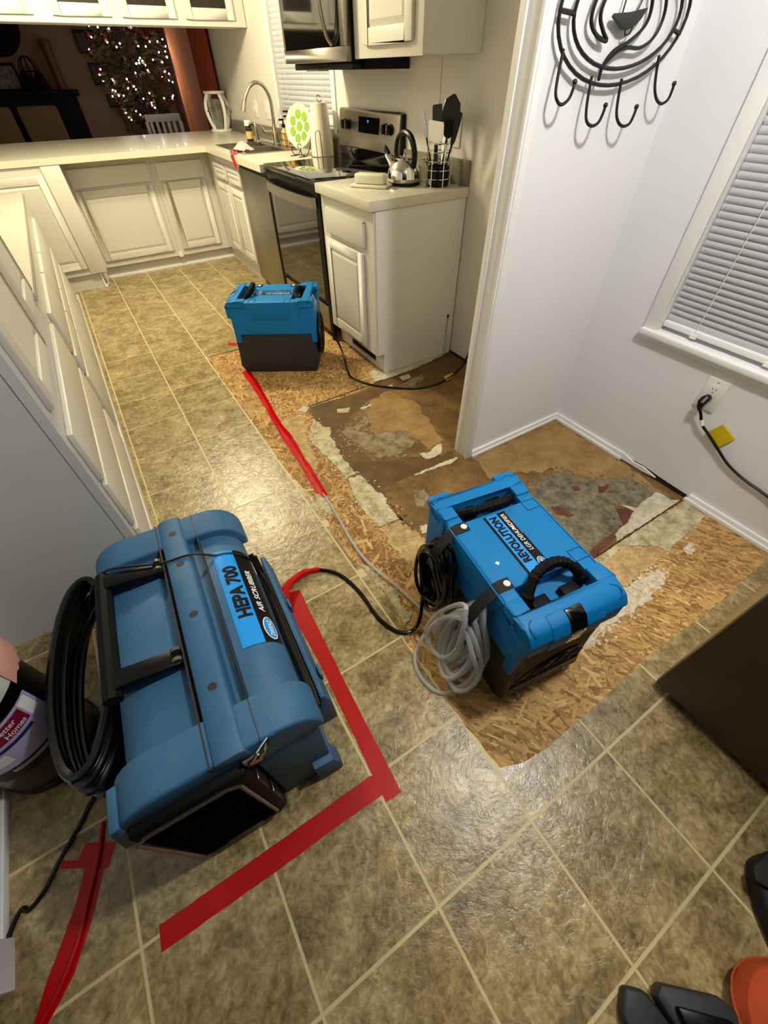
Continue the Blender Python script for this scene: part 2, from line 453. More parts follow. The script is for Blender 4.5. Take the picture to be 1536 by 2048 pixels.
# low baseboards (thin shoe moulding); the middle of the right one is broken away
structure(MB().box(1.45, XW, 1.222, 1.236, SUB, 0.034).box(1.45, XW, 1.216, 1.224, SUB, 0.014).build('baseboard_partition', M_TRIM, bevel=0.003))
bbr = structure(MB().box(2.066, XW, 0.86, 1.224, SUB, 0.036).box(2.058, 2.067, 0.80, 1.224, SUB, 0.016).build('baseboard_right', M_TRIM, bevel=0.003))
structure(MB().box(2.066, XW, -1.0, 0.462, SUB, 0.036).box(2.058, 2.067, -1.0, 0.47, SUB, 0.016).build('baseboard_right_near', M_TRIM, bevel=0.003))
o = MB().prism([(0.862, 0.034), (0.80, 0.035), (0.74, 0.022), (0.69, 0.027), (0.62, 0.012), (0.69, 0.004), (0.77, 0.004), (0.862, 0.0)], 2.070, XW, 'YZ').build('torn_drywall_edge', M_TRIM, bbr)
MB().prism([(0.80, 0.020), (0.70, 0.030), (0.60, 0.022), (0.47, 0.018), (0.47, -0.004), (0.80, -0.004)], 2.0785, 2.0795, 'YZ').build('exposed_gap', M_DWOOD, bbr)
b = MB().box(-0.578, -0.566, 0.48, 1.30, SUB, 0.09).box(-0.566, -0.560, 0.48, 1.30, SUB, 0.02)
structure(b.build('baseboard_left', M_TRIM, bevel=0.003))
structure(MB().box(-0.60, -0.548, 0.385, 0.482, SUB, 2.1).build('trim_4', M_TRIM, bevel=0.006))
structure(MB().box(2.072, XW, 1.32, 2.19, SUB, 0.012).build('baseboard_kitchen', M_DWOOD, smooth=0))
# panel seam batten on kitchen wall
structure(MB().box(2.076, XW, 2.484, 2.490, 1.02, 1.375).build('trim_5', M_KWALL, smooth=0))

# ------------------------------------------------------------------ vinyl sheet and its printed tiles
EL = [(0.625, 3.06), (0.612, 2.749), (0.612, 2.409), (0.632, 2.316), (0.616, 2.144), (0.613, 1.836), (0.617, 1.625), (0.637, 1.443), (0.652, 1.337), (0.634, 1.224), (0.619, 1.038), (0.639, 0.893), (0.653, 0.766), (0.624, 0.648), (0.612, 0.575), (0.617, 0.457), (0.612, 0.325), (0.616, 0.207), (0.624, 0.133)]
EB = [(0.624, 0.133), (0.693, 0.106), (0.765, 0.097), (0.915, 0.097), (1.086, 0.101), (1.279, 0.108), (1.551, 0.094), (1.708, 0.09), (1.861, 0.095), (2.06, 0.091)]
def fine(line, amp, step, seed):
    rnd = random.Random(seed); out = []
    for (a, c) in zip(line[:-1], line[1:]):
        a = Vector(a); c = Vector(c); k = max(1, int((c - a).length / step))
        for j in range(k):
            p = a.lerp(c, j / k)
            out.append((p.x + rnd.uniform(-amp, amp), p.y + rnd.uniform(-amp, amp) * 0.5))
    out.append(line[-1]); return out
ELf = fine(EL, 0.005, 0.02, 3)
EBf = fine(EB, 0.0025, 0.03, 4)
def edge_x(y):
    for (a, c) in zip(ELf[:-1], ELf[1:]):
        if min(a[1], c[1]) <= y <= max(a[1], c[1]):
            t = 0 if a[1] == c[1] else (y - a[1]) / (c[1] - a[1]); return a[0] + (c[0] - a[0]) * t
    return 0.62
sheet = [(-2.1, -2.1), (-2.1, 5.25), (1.57, 5.25), (1.57, 3.05)] + ELf + EBf[1:] + [(2.06, -2.1)]
MB().prism(sheet, SUB + 0.0004, -0.0010, 'XY').build('grout_sheet', M_GROUT, floor, smooth=0)
G = 0.0038
def tile(poly):
    MB().prism(poly, -0.0012, 0.0, 'XY').build('tile', M_TILE, floor, smooth=0)
for k in range(-6, 18):
    y0, y1 = k * T + G, (k + 1) * T - G
    for i in range(-7 if k < 2 else -3, 7):
        x0, x1 = i * T + G, (i + 1) * T - G
        if k >= 10:
            if i < -1 or x0 > 1.5 or (i == -1 and y0 > 5.0): continue
            x1 = min(x1, 1.56); y1 = min(y1, 5.22)
            tile([(x0, y0), (x1, y0), (x1, y1), (x0, y1)]); continue
        if i < -2 and k > 0: continue

        if i < 0 and k > 4: x0 = max(x0, -0.04); 
        if x1 - x0 < 0.01: continue
        if k < 0 or x1 < 0.62 and k >= 0:
            if k < 0: x1 = min(x1, 2.055)
            tile([(x0, y0), (x1, y0), (x1, y1), (x0, y1)]); continue
        if k == 0:
            top = [p for p in EBf if x0 < p[0] < min(x1, 2.055)]
            x1 = min(x1, 2.055)
            if x1 - x0 < 0.02: continue
            tile([(x0, y0), (x1, y0)] + [(x1, top[-1][1])] + list(reversed(top)) + [(x0, top[0][1])])
        elif 0.60 < x0 < 0.63:
            side = [p for p in ELf if y0 < p[1] < y1 and p[0] > x0 + 0.004]
            if len(side) > 2:
                side = sorted(side, key=lambda p: p[1])
                tile([(x0, side[0][1])] + side + [(x0, side[-1][1])])

# ------------------------------------------------------------------ bare subfloor: strands, particleboard, torn backing
rnd = random.Random(11)
vs, fs, cs = [], [], []
def strands(n, x0, x1, y0, y1, bias, spread, zmax=0.0012):
    for _ in range(n):
        cx, cy = rnd.uniform(x0, x1), rnd.uniform(y0, y1)
        a = rnd.gauss(bias, spread); L = rnd.uniform(0.02, 0.075); wd = rnd.uniform(0.004, 0.0155)
        dx, dy = math.cos(a) * L / 2, math.sin(a) * L / 2; nx, ny = -math.sin(a) * wd / 2, math.cos(a) * wd / 2
        z = SUB + 0.0002 + rnd.uniform(0, zmax); t = rnd.uniform(-0.0002, 0.0002)
        q = rnd.uniform(0.4, 1.0)
        n0 = len(vs)
        vs.extend([(cx - dx - nx, cy - dy - ny, z), (cx + dx - nx * q, cy + dy - ny * q, z + t), (cx + dx + nx * q, cy + dy + ny * q, z + t), (cx - dx + nx, cy - dy + ny, z)])
        fs.append((n0, n0 + 1, n0 + 2, n0 + 3))
        v = rnd.random()
        c = Vector(rgb(198, 158, 94)[:3]).lerp(Vector(rgb(130, 94, 48)[:3]), v ** 1.5) if rnd.random() > 0.07 else Vector(rgb(212, 176, 114)[:3])
        cs.append(c)
strands(5200, 0.60, 2.07, 0.06, 0.56, R(125), 0.55)
strands(3600, 0.60, 1.02, 0.5, 3.06, R(60), 0.9)
strands(2800, 0.95, 1.56, 2.04, 3.05, R(60), 1.0)
me = bpy.data.meshes.new('osb_strands'); me.from_pydata(vs, [], fs)
ca = me.color_attributes.new('col', 'FLOAT_COLOR', 'CORNER')
buf = []
for c in cs: buf += [c.x, c.y, c.z, 1.0] * 4
ca.data.foreach_set('color', buf)
link('osb_strands', me, M_OSBCOL, floor, kind='stuff')

def patch(name, poly, z, m, amp=0.006, step=0.018, seed=0, z0=None, label=None):
    p = jag(poly, amp, step, seed) if amp else poly
    return MB().prism(p, SUB if z0 is None else z0, z, 'XY').build(name, m, floor, smooth=0)
PB = [(0.935, 2.098), (0.927, 1.952), (0.927, 1.779), (0.888, 1.607), (0.896, 1.437), (0.913, 1.264), (0.907, 1.073), (0.932, 0.975), (0.95, 0.80), (0.99, 0.62), (1.10, 0.47), (1.459, 0.470), (1.779, 0.467), (2.078, 0.466), (2.078, 2.19), (1.56, 2.19), (1.45, 2.13), (1.306, 2.086), (1.139, 2.08)]
patch('particleboard_sheet', PB, -0.0022, M_PB, 0.003, 0.03, 1)
zz = -0.0020
D1 = [(0.935, 2.099), (1.139, 2.079), (1.364, 2.064), (1.456, 2.004), (1.226, 1.946), (1.053, 1.846), (0.992, 1.756), (1.013, 1.581), (1.016, 1.467), (1.162, 1.4), (1.334, 1.315), (1.406, 1.325), (1.379, 1.268), (1.123, 1.275), (0.951, 1.272), (0.91, 1.091), (0.933, 0.975), (0.919, 1.044), (0.914, 1.264), (0.897, 1.438), (0.888, 1.605), (0.925, 1.778), (0.927, 1.951)]
D2 = [(1.417, 2.127), (1.52, 2.18), (1.739, 2.18), (2.075, 2.18), (2.075, 2.007), (1.921, 1.928), (1.734, 1.891), (1.556, 1.979), (1.427, 2.05)]
patch('glue_patch', D1, zz, M_PBD, 0.006, 0.02, 2)
patch('glue_patch', D2, zz, M_PBD, 0.006, 0.02, 3)
patch('clean_particleboard', [(2.055, 1.21), (1.635, 1.214), (1.453, 1.217), (1.423, 1.036), (1.668, 0.899), (1.772, 0.749), (1.861, 0.652), (2.02, 0.53), (2.06, 0.78)], zz - 0.0001, M_PBL, 0.012, 0.03, 4)
patch('clean_particleboard', [(1.226, 1.946), (1.443, 1.985), (1.509, 1.786), (1.443, 1.526), (1.415, 1.419), (1.304, 1.392), (1.302, 1.512), (1.216, 1.631), (1.135, 1.684)], zz - 0.0001, M_PBL, 0.014, 0.03, 5)
patch('mastic_patch', [(1.512, 0.903), (1.735, 0.912), (1.769, 0.845), (1.837, 0.757), (1.994, 0.699), (1.987, 0.638), (1.994, 0.57), (2.043, 0.532), (2.016, 0.489), (1.829, 0.545), (1.798, 0.604), (1.774, 0.632), (1.748, 0.585), (1.716, 0.543), (1.688, 0.514), (1.646, 0.518), (1.521, 0.508), (1.448, 0.502), (1.40, 0.60), (1.44, 0.80)], -0.0019, M_GRAYST, 0.012, 0.02, 6)
patch('mastic_patch', [(1.0, 1.771), (1.189, 1.838), (1.164, 1.774), (1.072, 1.724), (1.135, 1.663), (1.297, 1.599), (1.282, 1.484), (1.211, 1.472), (1.107, 1.444), (1.04, 1.506), (1.022, 1.575), (1.002, 1.708)], -0.0019, M_GRAYST2, 0.014, 0.02, 7)
patch('mastic_patch', [(1.068, 1.181), (1.114, 1.166), (1.107, 1.125), (1.04, 1.064), (1.017, 1.093), (1.038, 1.154)], -0.0018, M_GRAYST2, 0.008, 0.015, 8)
patch('mastic_patch', [(1.735, 0.912), (1.49, 1.056), (1.413, 1.046), (1.33, 0.92), (1.40, 0.80), (1.512, 0.85)], -0.00195, M_PB, 0.014, 0.02, 9)
patch('mastic_patch', [(1.55, 2.00), (1.64, 2.03), (1.74, 2.03), (1.70, 1.98), (1.60, 1.96)], -0.0018, M_GRAYST2, 0.01, 0.02, 10)
for n_, P_ in enumerate([[(1.749, 0.59), (1.804, 0.581), (1.813, 0.543), (1.76, 0.527), (1.691, 0.512), (1.616, 0.491), (1.45, 0.469), (1.444, 0.494), (1.521, 0.508), (1.639, 0.517), (1.696, 0.52), (1.725, 0.55)],
        [(1.526, 0.766), (1.561, 0.737), (1.575, 0.671), (1.544, 0.673), (1.506, 0.728)], [(1.807, 0.733), (1.867, 0.716), (1.805, 0.693), (1.78, 0.702)], [(1.70, 0.80), (1.735, 0.785), (1.72, 0.76), (1.69, 0.775)]]):
    patch('rusty_glue_spot', P_, -0.0016, M_RUST, 0.006, 0.012, 20 + n_)
patch('torn_backing', [(1.798, 0.604), (1.804, 0.581), (1.813, 0.543), (1.748, 0.523), (1.703, 0.516), (1.629, 0.505), (1.603, 0.477), (1.787, 0.474), (2.060, 0.468), (2.021, 0.493), (2.008, 0.562), (1.838, 0.552)], -0.0013, M_CREAM, 0.004, 0.015, 30)
patch('torn_backing', [(1.30, 0.462), (1.778, 0.464), (2.070, 0.456), (2.047, 0.355), (1.998, 0.35), (1.729, 0.332), (1.718, 0.371), (1.608, 0.447), (1.477, 0.432), (1.36, 0.43)], -0.0010, M_PAPERG, 0.004, 0.015, 31)
patch('torn_backing', [(1.40, 0.435), (1.604, 0.446), (1.714, 0.368), (1.723, 0.336), (1.613, 0.324), (1.51, 0.322), (1.38, 0.319), (1.36, 0.40)], -0.0015, M_TANP, 0.006, 0.018, 32)
patch('patch_compound', [(1.30, 0.315), (1.441, 0.315), (1.615, 0.305), (1.633, 0.267), (1.577, 0.242), (1.453, 0.232), (1.34, 0.245), (1.262, 0.246), (1.188, 0.246), (1.131, 0.23), (1.106, 0.239), (1.18, 0.29)], -0.0018, M_PLASTER, 0.012, 0.015, 33)
patch('patch_compound', [(1.799, 0.308), (1.861, 0.3), (1.824, 0.271), (1.775, 0.271)], -0.0018, M_PLASTER, 0.008, 0.012, 34)
SCR = [[(0.921, 1.977), (0.93, 1.882), (0.965, 1.848), (0.925, 1.778), (0.923, 1.738), (0.897, 1.58), (0.897, 1.438), (0.836, 1.427), (0.838, 1.511), (0.829, 1.644), (0.817, 1.807), (0.879, 1.915)],
       [(0.84, 1.424), (0.906, 1.415), (0.913, 1.297), (0.932, 1.207), (0.914, 1.196), (0.907, 1.072), (0.801, 1.08), (0.799, 1.177), (0.804, 1.274)]]
for n_, P_ in enumerate(SCR): patch('backing_strip', P_, -0.0004, M_PAPERG, 0.006, 0.014, 40 + n_)
patch('backing_strip', [(0.80, 1.07), (0.905, 1.06), (0.925, 0.93), (0.93, 0.80), (0.86, 0.70), (0.80, 0.86)], -0.0014, M_TANP, 0.01, 0.02, 43)
patch('backing_strip', [(0.76, 2.05), (0.90, 2.08), (0.86, 1.92), (0.80, 1.80), (0.76, 1.55), (0.70, 1.65)], -0.0022, M_TANP, 0.012, 0.02, 44)
for n_, P_ in enumerate([[(0.874, 2.102), (0.939, 2.121), (0.954, 2.086), (0.907, 2.052)], [(1.075, 1.983), (1.152, 1.957), (1.118, 1.919), (1.059, 1.953)],
        [(1.195, 1.917), (1.279, 1.923), (1.259, 1.9), (1.2, 1.902)], [(1.247, 1.391), (1.29, 1.372), (1.358, 1.396), (1.394, 1.392), (1.34, 1.33), (1.291, 1.325), (1.245, 1.337)],
        [(1.127, 1.272), (1.192, 1.273), (1.349, 1.269), (1.392, 1.26), (1.351, 1.241), (1.204, 1.257), (1.137, 1.262)], [(1.588, 2.093), (1.659, 2.085), (1.651, 2.046), (1.583, 2.041)],
        [(1.448, 2.24), (1.43, 2.13), (1.533, 2.12), (1.754, 2.131), (2.0, 2.17), (2.05, 2.19), (1.56, 2.19), (1.54, 2.19), (1.50, 2.26)], [(0.96, 0.99), (1.0, 0.97), (0.98, 0.93), (0.94, 0.95)], [(1.47, 2.04), (1.50, 2.035), (1.49, 2.01)]]):
    patch('backing_scrap', P_, 0.0004 if n_ != 6 else -0.001, M_CREAM, 0.004, 0.01, 60 + n_)
# small flakes breaking up the outlines of the stains
def flakes(name, poly, n, z, m, seed, out=0.03, size=0.008):
    rr = random.Random(seed); b = MB(); P = jag(poly, 0.0, 0.02, 1)
    for _ in range(n):
        x, y = rr.choice(P); x += rr.gauss(0, out); y += rr.gauss(0, out); s = size * rr.uniform(.3, 1.4) ; k = rr.randint(5, 8)
        if x > 2.06: continue
        pts = [(x + s * rr.uniform(.5, 1.2) * math.cos(6.283 * i / k), y + s * rr.uniform(.4, 1.0) * math.sin(6.283 * i / k)) for i in range(k)]
        n0 = len(b.v); b.v += [Vector((u, v, z + rr.uniform(0, .0001))) for u, v in pts]; b.f.append(tuple(range(n0, n0 + k)))
    return b.build(name, m, floor, smooth=0, kind='stuff')
GR1 = [(1.512, 0.903), (1.735, 0.912), (1.837, 0.757), (1.994, 0.699), (2.016, 0.489), (1.829, 0.545), (1.716, 0.543), (1.521, 0.508), (1.40, 0.60), (1.44, 0.80)]
GR2 = [(1.0, 1.771), (1.189, 1.838), (1.164, 1.774), (1.072, 1.724), (1.297, 1.599), (1.282, 1.484), (1.107, 1.444), (1.022, 1.575)]
flakes('mastic_flakes', GR1, 240, -0.0017, M_GRAYST, 1, .022, .009)
flakes('mastic_flakes', GR2, 260, -0.0017, M_GRAYST2, 2, .03, .009)
flakes('rust_flakes', GR1, 60, -0.0015, M_RUST, 3, .03, .008)
flakes('glue_flakes', D1, 260, -0.0018, M_PBD, 4, .025, .010)
flakes('pale_flakes', SCR[0] + SCR[1], 160, -0.0003, M_CREAM, 5, .03, .005)
flakes('compound_flakes', [(1.30, 0.315), (1.615, 0.305), (1.633, 0.267), (1.34, 0.245), (1.106, 0.239)], 260, -0.0017, M_PLASTER, 6, .016, .006)
flakes('compound_flakes', [(0.80, 1.0), (0.90, 0.95), (0.90, 0.75), (0.75, 1.4), (0.78, 1.9)], 160, -0.0014, M_TANP, 7, .04, .010)
patch('vinyl_flap', [(0.635, 0.96), (0.675, 0.91), (0.668, 0.83), (0.698, 0.77), (0.674, 0.71), (0.690, 0.66), (0.640, 0.635), (0.655, 0.77)], -0.0003, M_PAPERG, 0.005, 0.012, 71)
patch('vinyl_flap', [(0.655, 1.42), (0.702, 1.38), (0.690, 1.30), (0.662, 1.25), (0.640, 1.33)], -0.0003, M_PAPERG, 0.005, 0.012, 72)
# dark board joints and nail heads
b = MB()
for y in (0.468, ):
    b.prism(jag([(1.10, y), (2.07, y), (2.07, y + 0.004), (1.10, y + 0.004)], 0.001, 0.03, 5), SUB, -0.0007)
b.prism(jag([(0.93, 2.100), (1.46, 2.110), (1.46, 2.116), (0.93, 2.106)], 0.002, 0.03, 6), SUB, -0.0012)
b.build('board_joint', M_DWOOD, floor, smooth=0)
for x, y in [(1.72, 0.325), (1.60, 0.318), (1.86, 0.33), (1.95, 0.345), (1.50, 0.317)]:
    MB().lathe([(0.006, SUB), (0.006, -0.0012), (0.004, -0.0008), (1e-6, -0.0008)], (x, y, 0), 8).build('nail_head', M_CREAM, floor)

# ================================================================== CABINETS AND APPLIANCES
def fbox(b, ax, sg, f, d, u0, u1, z0, z1):
    """box whose visible face lies at f on axis ax and looks along sg; d = depth behind the face"""
    a0, a1 = sorted((f, f - sg * d))
    if ax == 'X': b.box(a0, a1, u0, u1, z0, z1)
    else: b.box(u0, u1, a0, a1, z0, z1)
    return b
def door(name, parent, ax, sg, f, u0, u1, z0, z1, m=None, rail=0.052, panel=True, glass=None):
    m = m or M_CAB
    if not panel:
        b = MB(); fbox(b, ax, sg, f, 0.018, u0, u1, z0, z1)
        d = b.build(name, m, parent, bevel=0.005)
        return d
    b = MB(); fbox(b, ax, sg, f, 0.018, u0, u0 + rail, z0, z1); fbox(b, ax, sg, f, 0.018, u1 - rail, u1, z0, z1)
    fbox(b, ax, sg, f, 0.018, u0 + rail, u1 - rail, z0, z0 + rail); fbox(b, ax, sg, f, 0.018, u0 + rail, u1 - rail, z1 - rail, z1)
    d = b.build(name, m, parent, bevel=0.0035)
    ua, ub, za, zb = u0 + rail, u1 - rail, z0 + rail, z1 - rail
    if glass is not None:
        b = MB(); fbox(b, ax, sg, f - sg * 0.007, 0.004, ua, ub, za, zb)
        b.build('glass_pane', glass, d, smooth=0); return d
    fo, fi, k = f - sg * 0.009, f - sg * 0.001, 0.022
    def V(u, z, h): return (h, u, z) if ax == 'X' else (u, h, z)
    vs = [V(ua, za, fo), V(ub, za, fo), V(ub, zb, fo), V(ua, zb, fo), V(ua + k, za + k, fi), V(ub - k, za + k, fi), V(ub - k, zb - k, fi), V(ua + k, zb - k, fi)]
    MB().add(vs, [(0, 1, 5, 4), (1, 2, 6, 5), (2, 3, 7, 6), (3, 0, 4, 7), (4, 5, 6, 7)]).build('raised_panel', m, d, smooth=0)
    return d

# ---- end cabinet right of the range
t = thing('base_cabinet', 'narrow white base cabinet with bare side panel at the right end of the range', 'cabinet', (1.78, 2.49, 0))
MB().box(1.492, 2.076, 2.20, 2.782, 0.12, 0.866).build('carcass', M_CAB, t, smooth=0)
b = MB()
fbox(b, 'X', -1, 1.484, 0.012, 2.196, 2.296, 0.125, 0.868); fbox(b, 'X', -1, 1.484, 0.012, 2.725, 2.784, 0.125, 0.868)
fbox(b, 'X', -1, 1.484, 0.012, 2.296, 2.725, 0.805, 0.868); fbox(b, 'X', -1, 1.484, 0.012, 2.296, 2.725, 0.655, 0.70); fbox(b, 'X', -1, 1.484, 0.012, 2.296, 2.725, 0.125, 0.16)
b.build('face_frame', M_CAB, t, smooth=0)
door('drawer_front', t, 'X', -1, 1.466, 2.278, 2.714, 0.692, 0.814, panel=False)
door('door', t, 'X', -1, 1.466, 2.296, 2.736, 0.150, 0.664)
part_label(MB().prism([(1.494, 0.868), (1.494, 0.124), (1.536, 0.124), (1.536, 0.0), (2.072, 0.0), (2.072, 0.868)], 2.188, 2.198, 'XZ').build('end_panel', M_CABW, t, smooth=0), 'plain off-white side panel with a small hole and stains')
b = MB(); b.box(1.540, 1.552, 2.2, 2.30, 0, 0.124); b.box(1.540, 1.552, 2.62, 2.784, 0, 0.124); b.box(1.540, 1.552, 2.30, 2.62, 0, 0.03); b.box(1.540, 1.552, 2.30, 2.62, 0.098, 0.124)
b.build('toe_kick', M_CABW, t, smooth=0)
part_label(MB().box(1.549, 1.565, 2.29, 2.63, 0.02, 0.11).build('vent_opening', M_BLACKM, t, smooth=0), 'dark open vent hole in the toe kick')
b = MB(); b.prism(jag([(2.022, 0.262), (2.033, 0.262), (2.038, 0.25), (2.032, 0.228), (2.026, 0.238), (2.019, 0.25)], 0.002, 0.006, 2), 2.1865, 2.1878, 'XZ')
b.tube([(2.030, 2.1875, 0.235), (2.028, 2.1875, 0.15), (2.034, 2.1875, 0.08), (2.030, 2.1875, 0.0)], 0.0012, 5)
b.tube([(2.024, 2.1875, 0.235), (2.018, 2.1875, 0.12), (2.016, 2.1875, 0.0)], 0.001, 5)
b.build('panel_hole', M_DWOOD, t)
t = thing('countertop', 'short cream laminate worktop right of the range with kettle and utensils', 'countertop', (1.78, 2.49, 0.87))
MB().box(1.452, 2.078, 2.178, 2.786, 0.870, 0.914).build('worktop', M_CTR, t, bevel=0.004)
MB().box(2.060, 2.079, 2.182, 2.785, 0.9145, 1.020).build('backsplash', M_BS, t, bevel=0.002)

# ---- range
t = thing('range', 'stainless steel electric range with black glass oven door and cooktop', 'range', (1.78, 3.19, 0))
MB().box(1.505, 2.06, 2.80, 3.585, 0.06, 0.895).build('body', M_BLACK, t, smooth=0)
MB().box(1.455, 2.03, 2.792, 3.594, 0.897, 0.921).build('cooktop', M_BLACKG, t, bevel=0.004)
MB().box(1.468, 1.51, 2.794, 3.592, 0.842, 0.896).build('front_rail', M_BLACK, t, bevel=0.003)
b = MB(); b.box(1.476, 1.505, 2.796, 3.590, 0.24, 0.838); b.build('oven_door', M_BLACK, t, bevel=0.004)
dg = MB().box(1.4735, 1.477, 2.845, 3.575, 0.262, 0.80).build('door_glass', M_BLACKG, t, smooth=0)
hp = [(1.466, 3.575, 0.812), (1.440, 3.52, 0.812), (1.424, 3.36, 0.812), (1.420, 3.195, 0.812), (1.424, 3.03, 0.812), (1.440, 2.87, 0.812), (1.466, 2.815, 0.812)]
b = MB()
hp = smooth_path(hp, 5)
for (a, c) in zip(hp[:-1], hp[1:]):
    d = (c - a).normalized(); nrm = Vector((d.y, -d.x, 0)) * 0.006
    vs = []
    for p in (a, c):
        for h in (-0.026, 0.026):
            vs += [p + nrm + Vector((0, 0, h)), p - nrm + Vector((0, 0, h))]
    b.add(vs, [(0, 1, 3, 2), (4, 6, 7, 5), (0, 4, 5, 1), (2, 3, 7, 6), (0, 2, 6, 4), (1, 5, 7, 3)])
b.build('door_handle', M_STEEL, t, smooth=60)
MB().box(1.474, 1.51, 2.822, 3.566, 0.058, 0.222).build('storage_drawer', M_STEEL, t, bevel=0.004)
MB().box(1.479, 1.51, 2.792, 2.818, 0.0, 0.84).build('side_trim', M_BLACK, t, smooth=0)
MB().box(1.479, 1.51, 3.569, 3.594, 0.0, 0.84).build('side_trim', M_BLACK, t, smooth=0)
b = MB(); b.prism([(2.022, 0.975), (2.045, 1.168), (2.052, 1.176), (2.078, 1.176), (2.078, 0.975)], 2.80, 3.545, 'YZ')
b.v = [Vector((u.y, u.x, u.z)) if False else u for u in b.v]
b2 = MB(); b2.prism([(2.022, 0.988), (2.044, 1.166), (2.052, 1.176), (2.074, 1.176), (2.074, 0.988)], 2.80, 3.545, 'XZ')
bg = b2.build('backguard', M_STEEL, t, bevel=0.006)
b2 = MB(); b2.prism([(2.030, 0.915), (2.024, 0.986), (2.074, 0.986), (2.074, 0.915)], 2.81, 3.535, 'XZ')
b2.build('vent_strip', M_BLACKG, t, smooth=0)
MB().box(2.050, 2.077, 2.788, 2.7995, 0.93, 1.168).build('backguard_cap', M_BLACK, t, bevel=0.003)
def bgx(z): return 2.022 + 0.022 * (z - 0.988) / 0.178
dp = MB().add([(bgx(1.068) - 0.0015, 3.02, 1.068), (bgx(1.068) - 0.0015, 3.275, 1.068), (bgx(1.142) - 0.0015, 3.275, 1.142), (bgx(1.142) - 0.0015, 3.02, 1.142)], [(0, 1, 2, 3)]).build('display', M_BLACKG, t, smooth=0)
for dy in (0.0, 0.012):
    pass
text('0', frame_mtx((bgx(1.125) - 0.0025, 3.165, 1.112), (0, -1, 0), (0, 0, 1)), 0.017, 0.016, M_BLUELED, 'display_digit', dp)
for y in (3.455, 3.40, 2.945, 2.885):
    z = 1.098; x = bgx(z)
    k = MB().lathe([(0.022, x - 0.030), (0.022, x - 0.006), (0.027, x - 0.004), (0.027, x + 0.002)], (0, y, z), 16, 'X').build('knob', M_BLACK, t)
    MB().box(x - 0.036, x - 0.029, y - 0.005, y + 0.005, z - 0.021, z + 0.021).build('grip', M_STEELD, k, bevel=0.002)

# ---- dishwasher
t = thing('dishwasher', 'stainless steel dishwasher panel left of the range', 'dishwasher', (1.78, 3.92, 0))
MB().box(1.50, 2.05, 3.612, 4.226, 0.02, 0.745).build('tub', M_BLACK, t, smooth=0)
MB().box(1.474, 1.502, 3.64, 4.232, 0.055, 0.838).build('front_panel', M_STEEL, t, bevel=0.004)
MB().box(1.482, 1.502, 3.608, 3.638, 0.02, 0.866).build('side_gap', M_BLACKM, t, smooth=0)
MB().box(1.484, 1.502, 3.64, 4.232, 0.838, 0.868).build('control_edge', M_BLACK, t, smooth=0)
h = MB().box(1.4728, 1.476, 3.955, 4.055, 0.705, 0.745).build('pull_recess', M_BLACKG, t, smooth=0)

# ---- sink cabinet
t = thing('base_cabinet', 'white double door cabinet under the sink by the inner corner', 'cabinet', (1.78, 4.70, 0))
MB().box(1.498, 2.05, 4.242, 5.15, 0.11, 0.70).build('carcass', M_CAB, t, smooth=0)
b = MB(); fbox(b, 'X', -1, 1.488, 0.012, 4.242, 5.148, 0.655, 0.868); fbox(b, 'X', -1, 1.488, 0.012, 4.242, 5.148, 0.11, 0.655)
b.build('face_frame', M_CAB, t, smooth=0)
for (a, c) in ((4.262, 4.615), (4.645, 4.99)):
    door('false_front', t, 'X', -1, 1.472, a, c, 0.70, 0.808, rail=0.03)
    door('door', t, 'X', -1, 1.472, a, c, 0.150, 0.672)
MB().box(1.524, 1.54, 4.23, 5.22, 0, 0.115).build('toe_kick', M_CAB, t, smooth=0)

# ---- peninsula
t = thing('base_cabinet', 'white peninsula cabinet with wide drawer and wide raised panel door', 'cabinet', (0.64, 5.45, 0))
MB().box(0.29, 0.975, 5.185, 5.75, 0.11, 0.866).build('carcass', M_CAB, t, smooth=0)
MB().box(0.286, 0.975, 5.168, 5.1845, 0.095, 0.868).build('face_frame', M_CAB, t, smooth=0)
door('drawer_front', t, 'Y', -1, 5.150, 0.308, 0.945, 0.688, 0.816, panel=False)
door('door', t, 'Y', -1, 5.150, 0.308, 0.935, 0.148, 0.668)
MB().box(0.23, 0.975, 5.212, 5.23, 0, 0.0945).build('toe_kick', M_CAB, t, smooth=0)
t = thing('base_cabinet', 'white peninsula cabinet with small drawer and narrow door near the corner', 'cabinet', (1.22, 5.45, 0))
MB().box(0.977, 1.49, 5.185, 5.75, 0.11, 0.866).build('carcass', M_CAB, t, smooth=0)
MB().box(0.977, 1.492, 5.168, 5.1845, 0.095, 0.868).build('face_frame', M_CAB, t, smooth=0)
door('drawer_front', t, 'Y', -1, 5.150, 1.006, 1.418, 0.682, 0.808, panel=False)
door('door', t, 'Y', -1, 5.150, 1.024, 1.412, 0.148, 0.668)
MB().box(0.977, 1.522, 5.212, 5.23, 0, 0.0945).build('toe_kick', M_CAB, t, smooth=0)
MB().box(0.968, 1.004, 5.160, 5.168, 0.085, 0.13).build('torn_strip', M_TRIM, t, smooth=0)
t = thing('base_cabinet', 'white corner cabinet door standing forward left of the peninsula drawers', 'cabinet', (-0.15, 5.2, 0))
MB().box(-0.575, 0.268, 4.962, 5.6, 0.13, 0.866).build('carcass', M_CAB, t, smooth=0)
MB().box(-0.575, 0.284, 4.948, 4.9615, 0.12, 0.868).build('face_frame', M_CAB, t, smooth=0)
door('door', t, 'Y', -1, 4.930, -0.42, 0.146, 0.172, 0.816)
MB().box(0.150, 0.284, 4.936, 4.948, 0.125, 0.868).build('corner_post', M_CAB, t, bevel=0.002)
MB().box(-0.575, 0.21, 4.972, 4.99, 0, 0.1195).build('toe_kick', M_CAB, t, smooth=0)
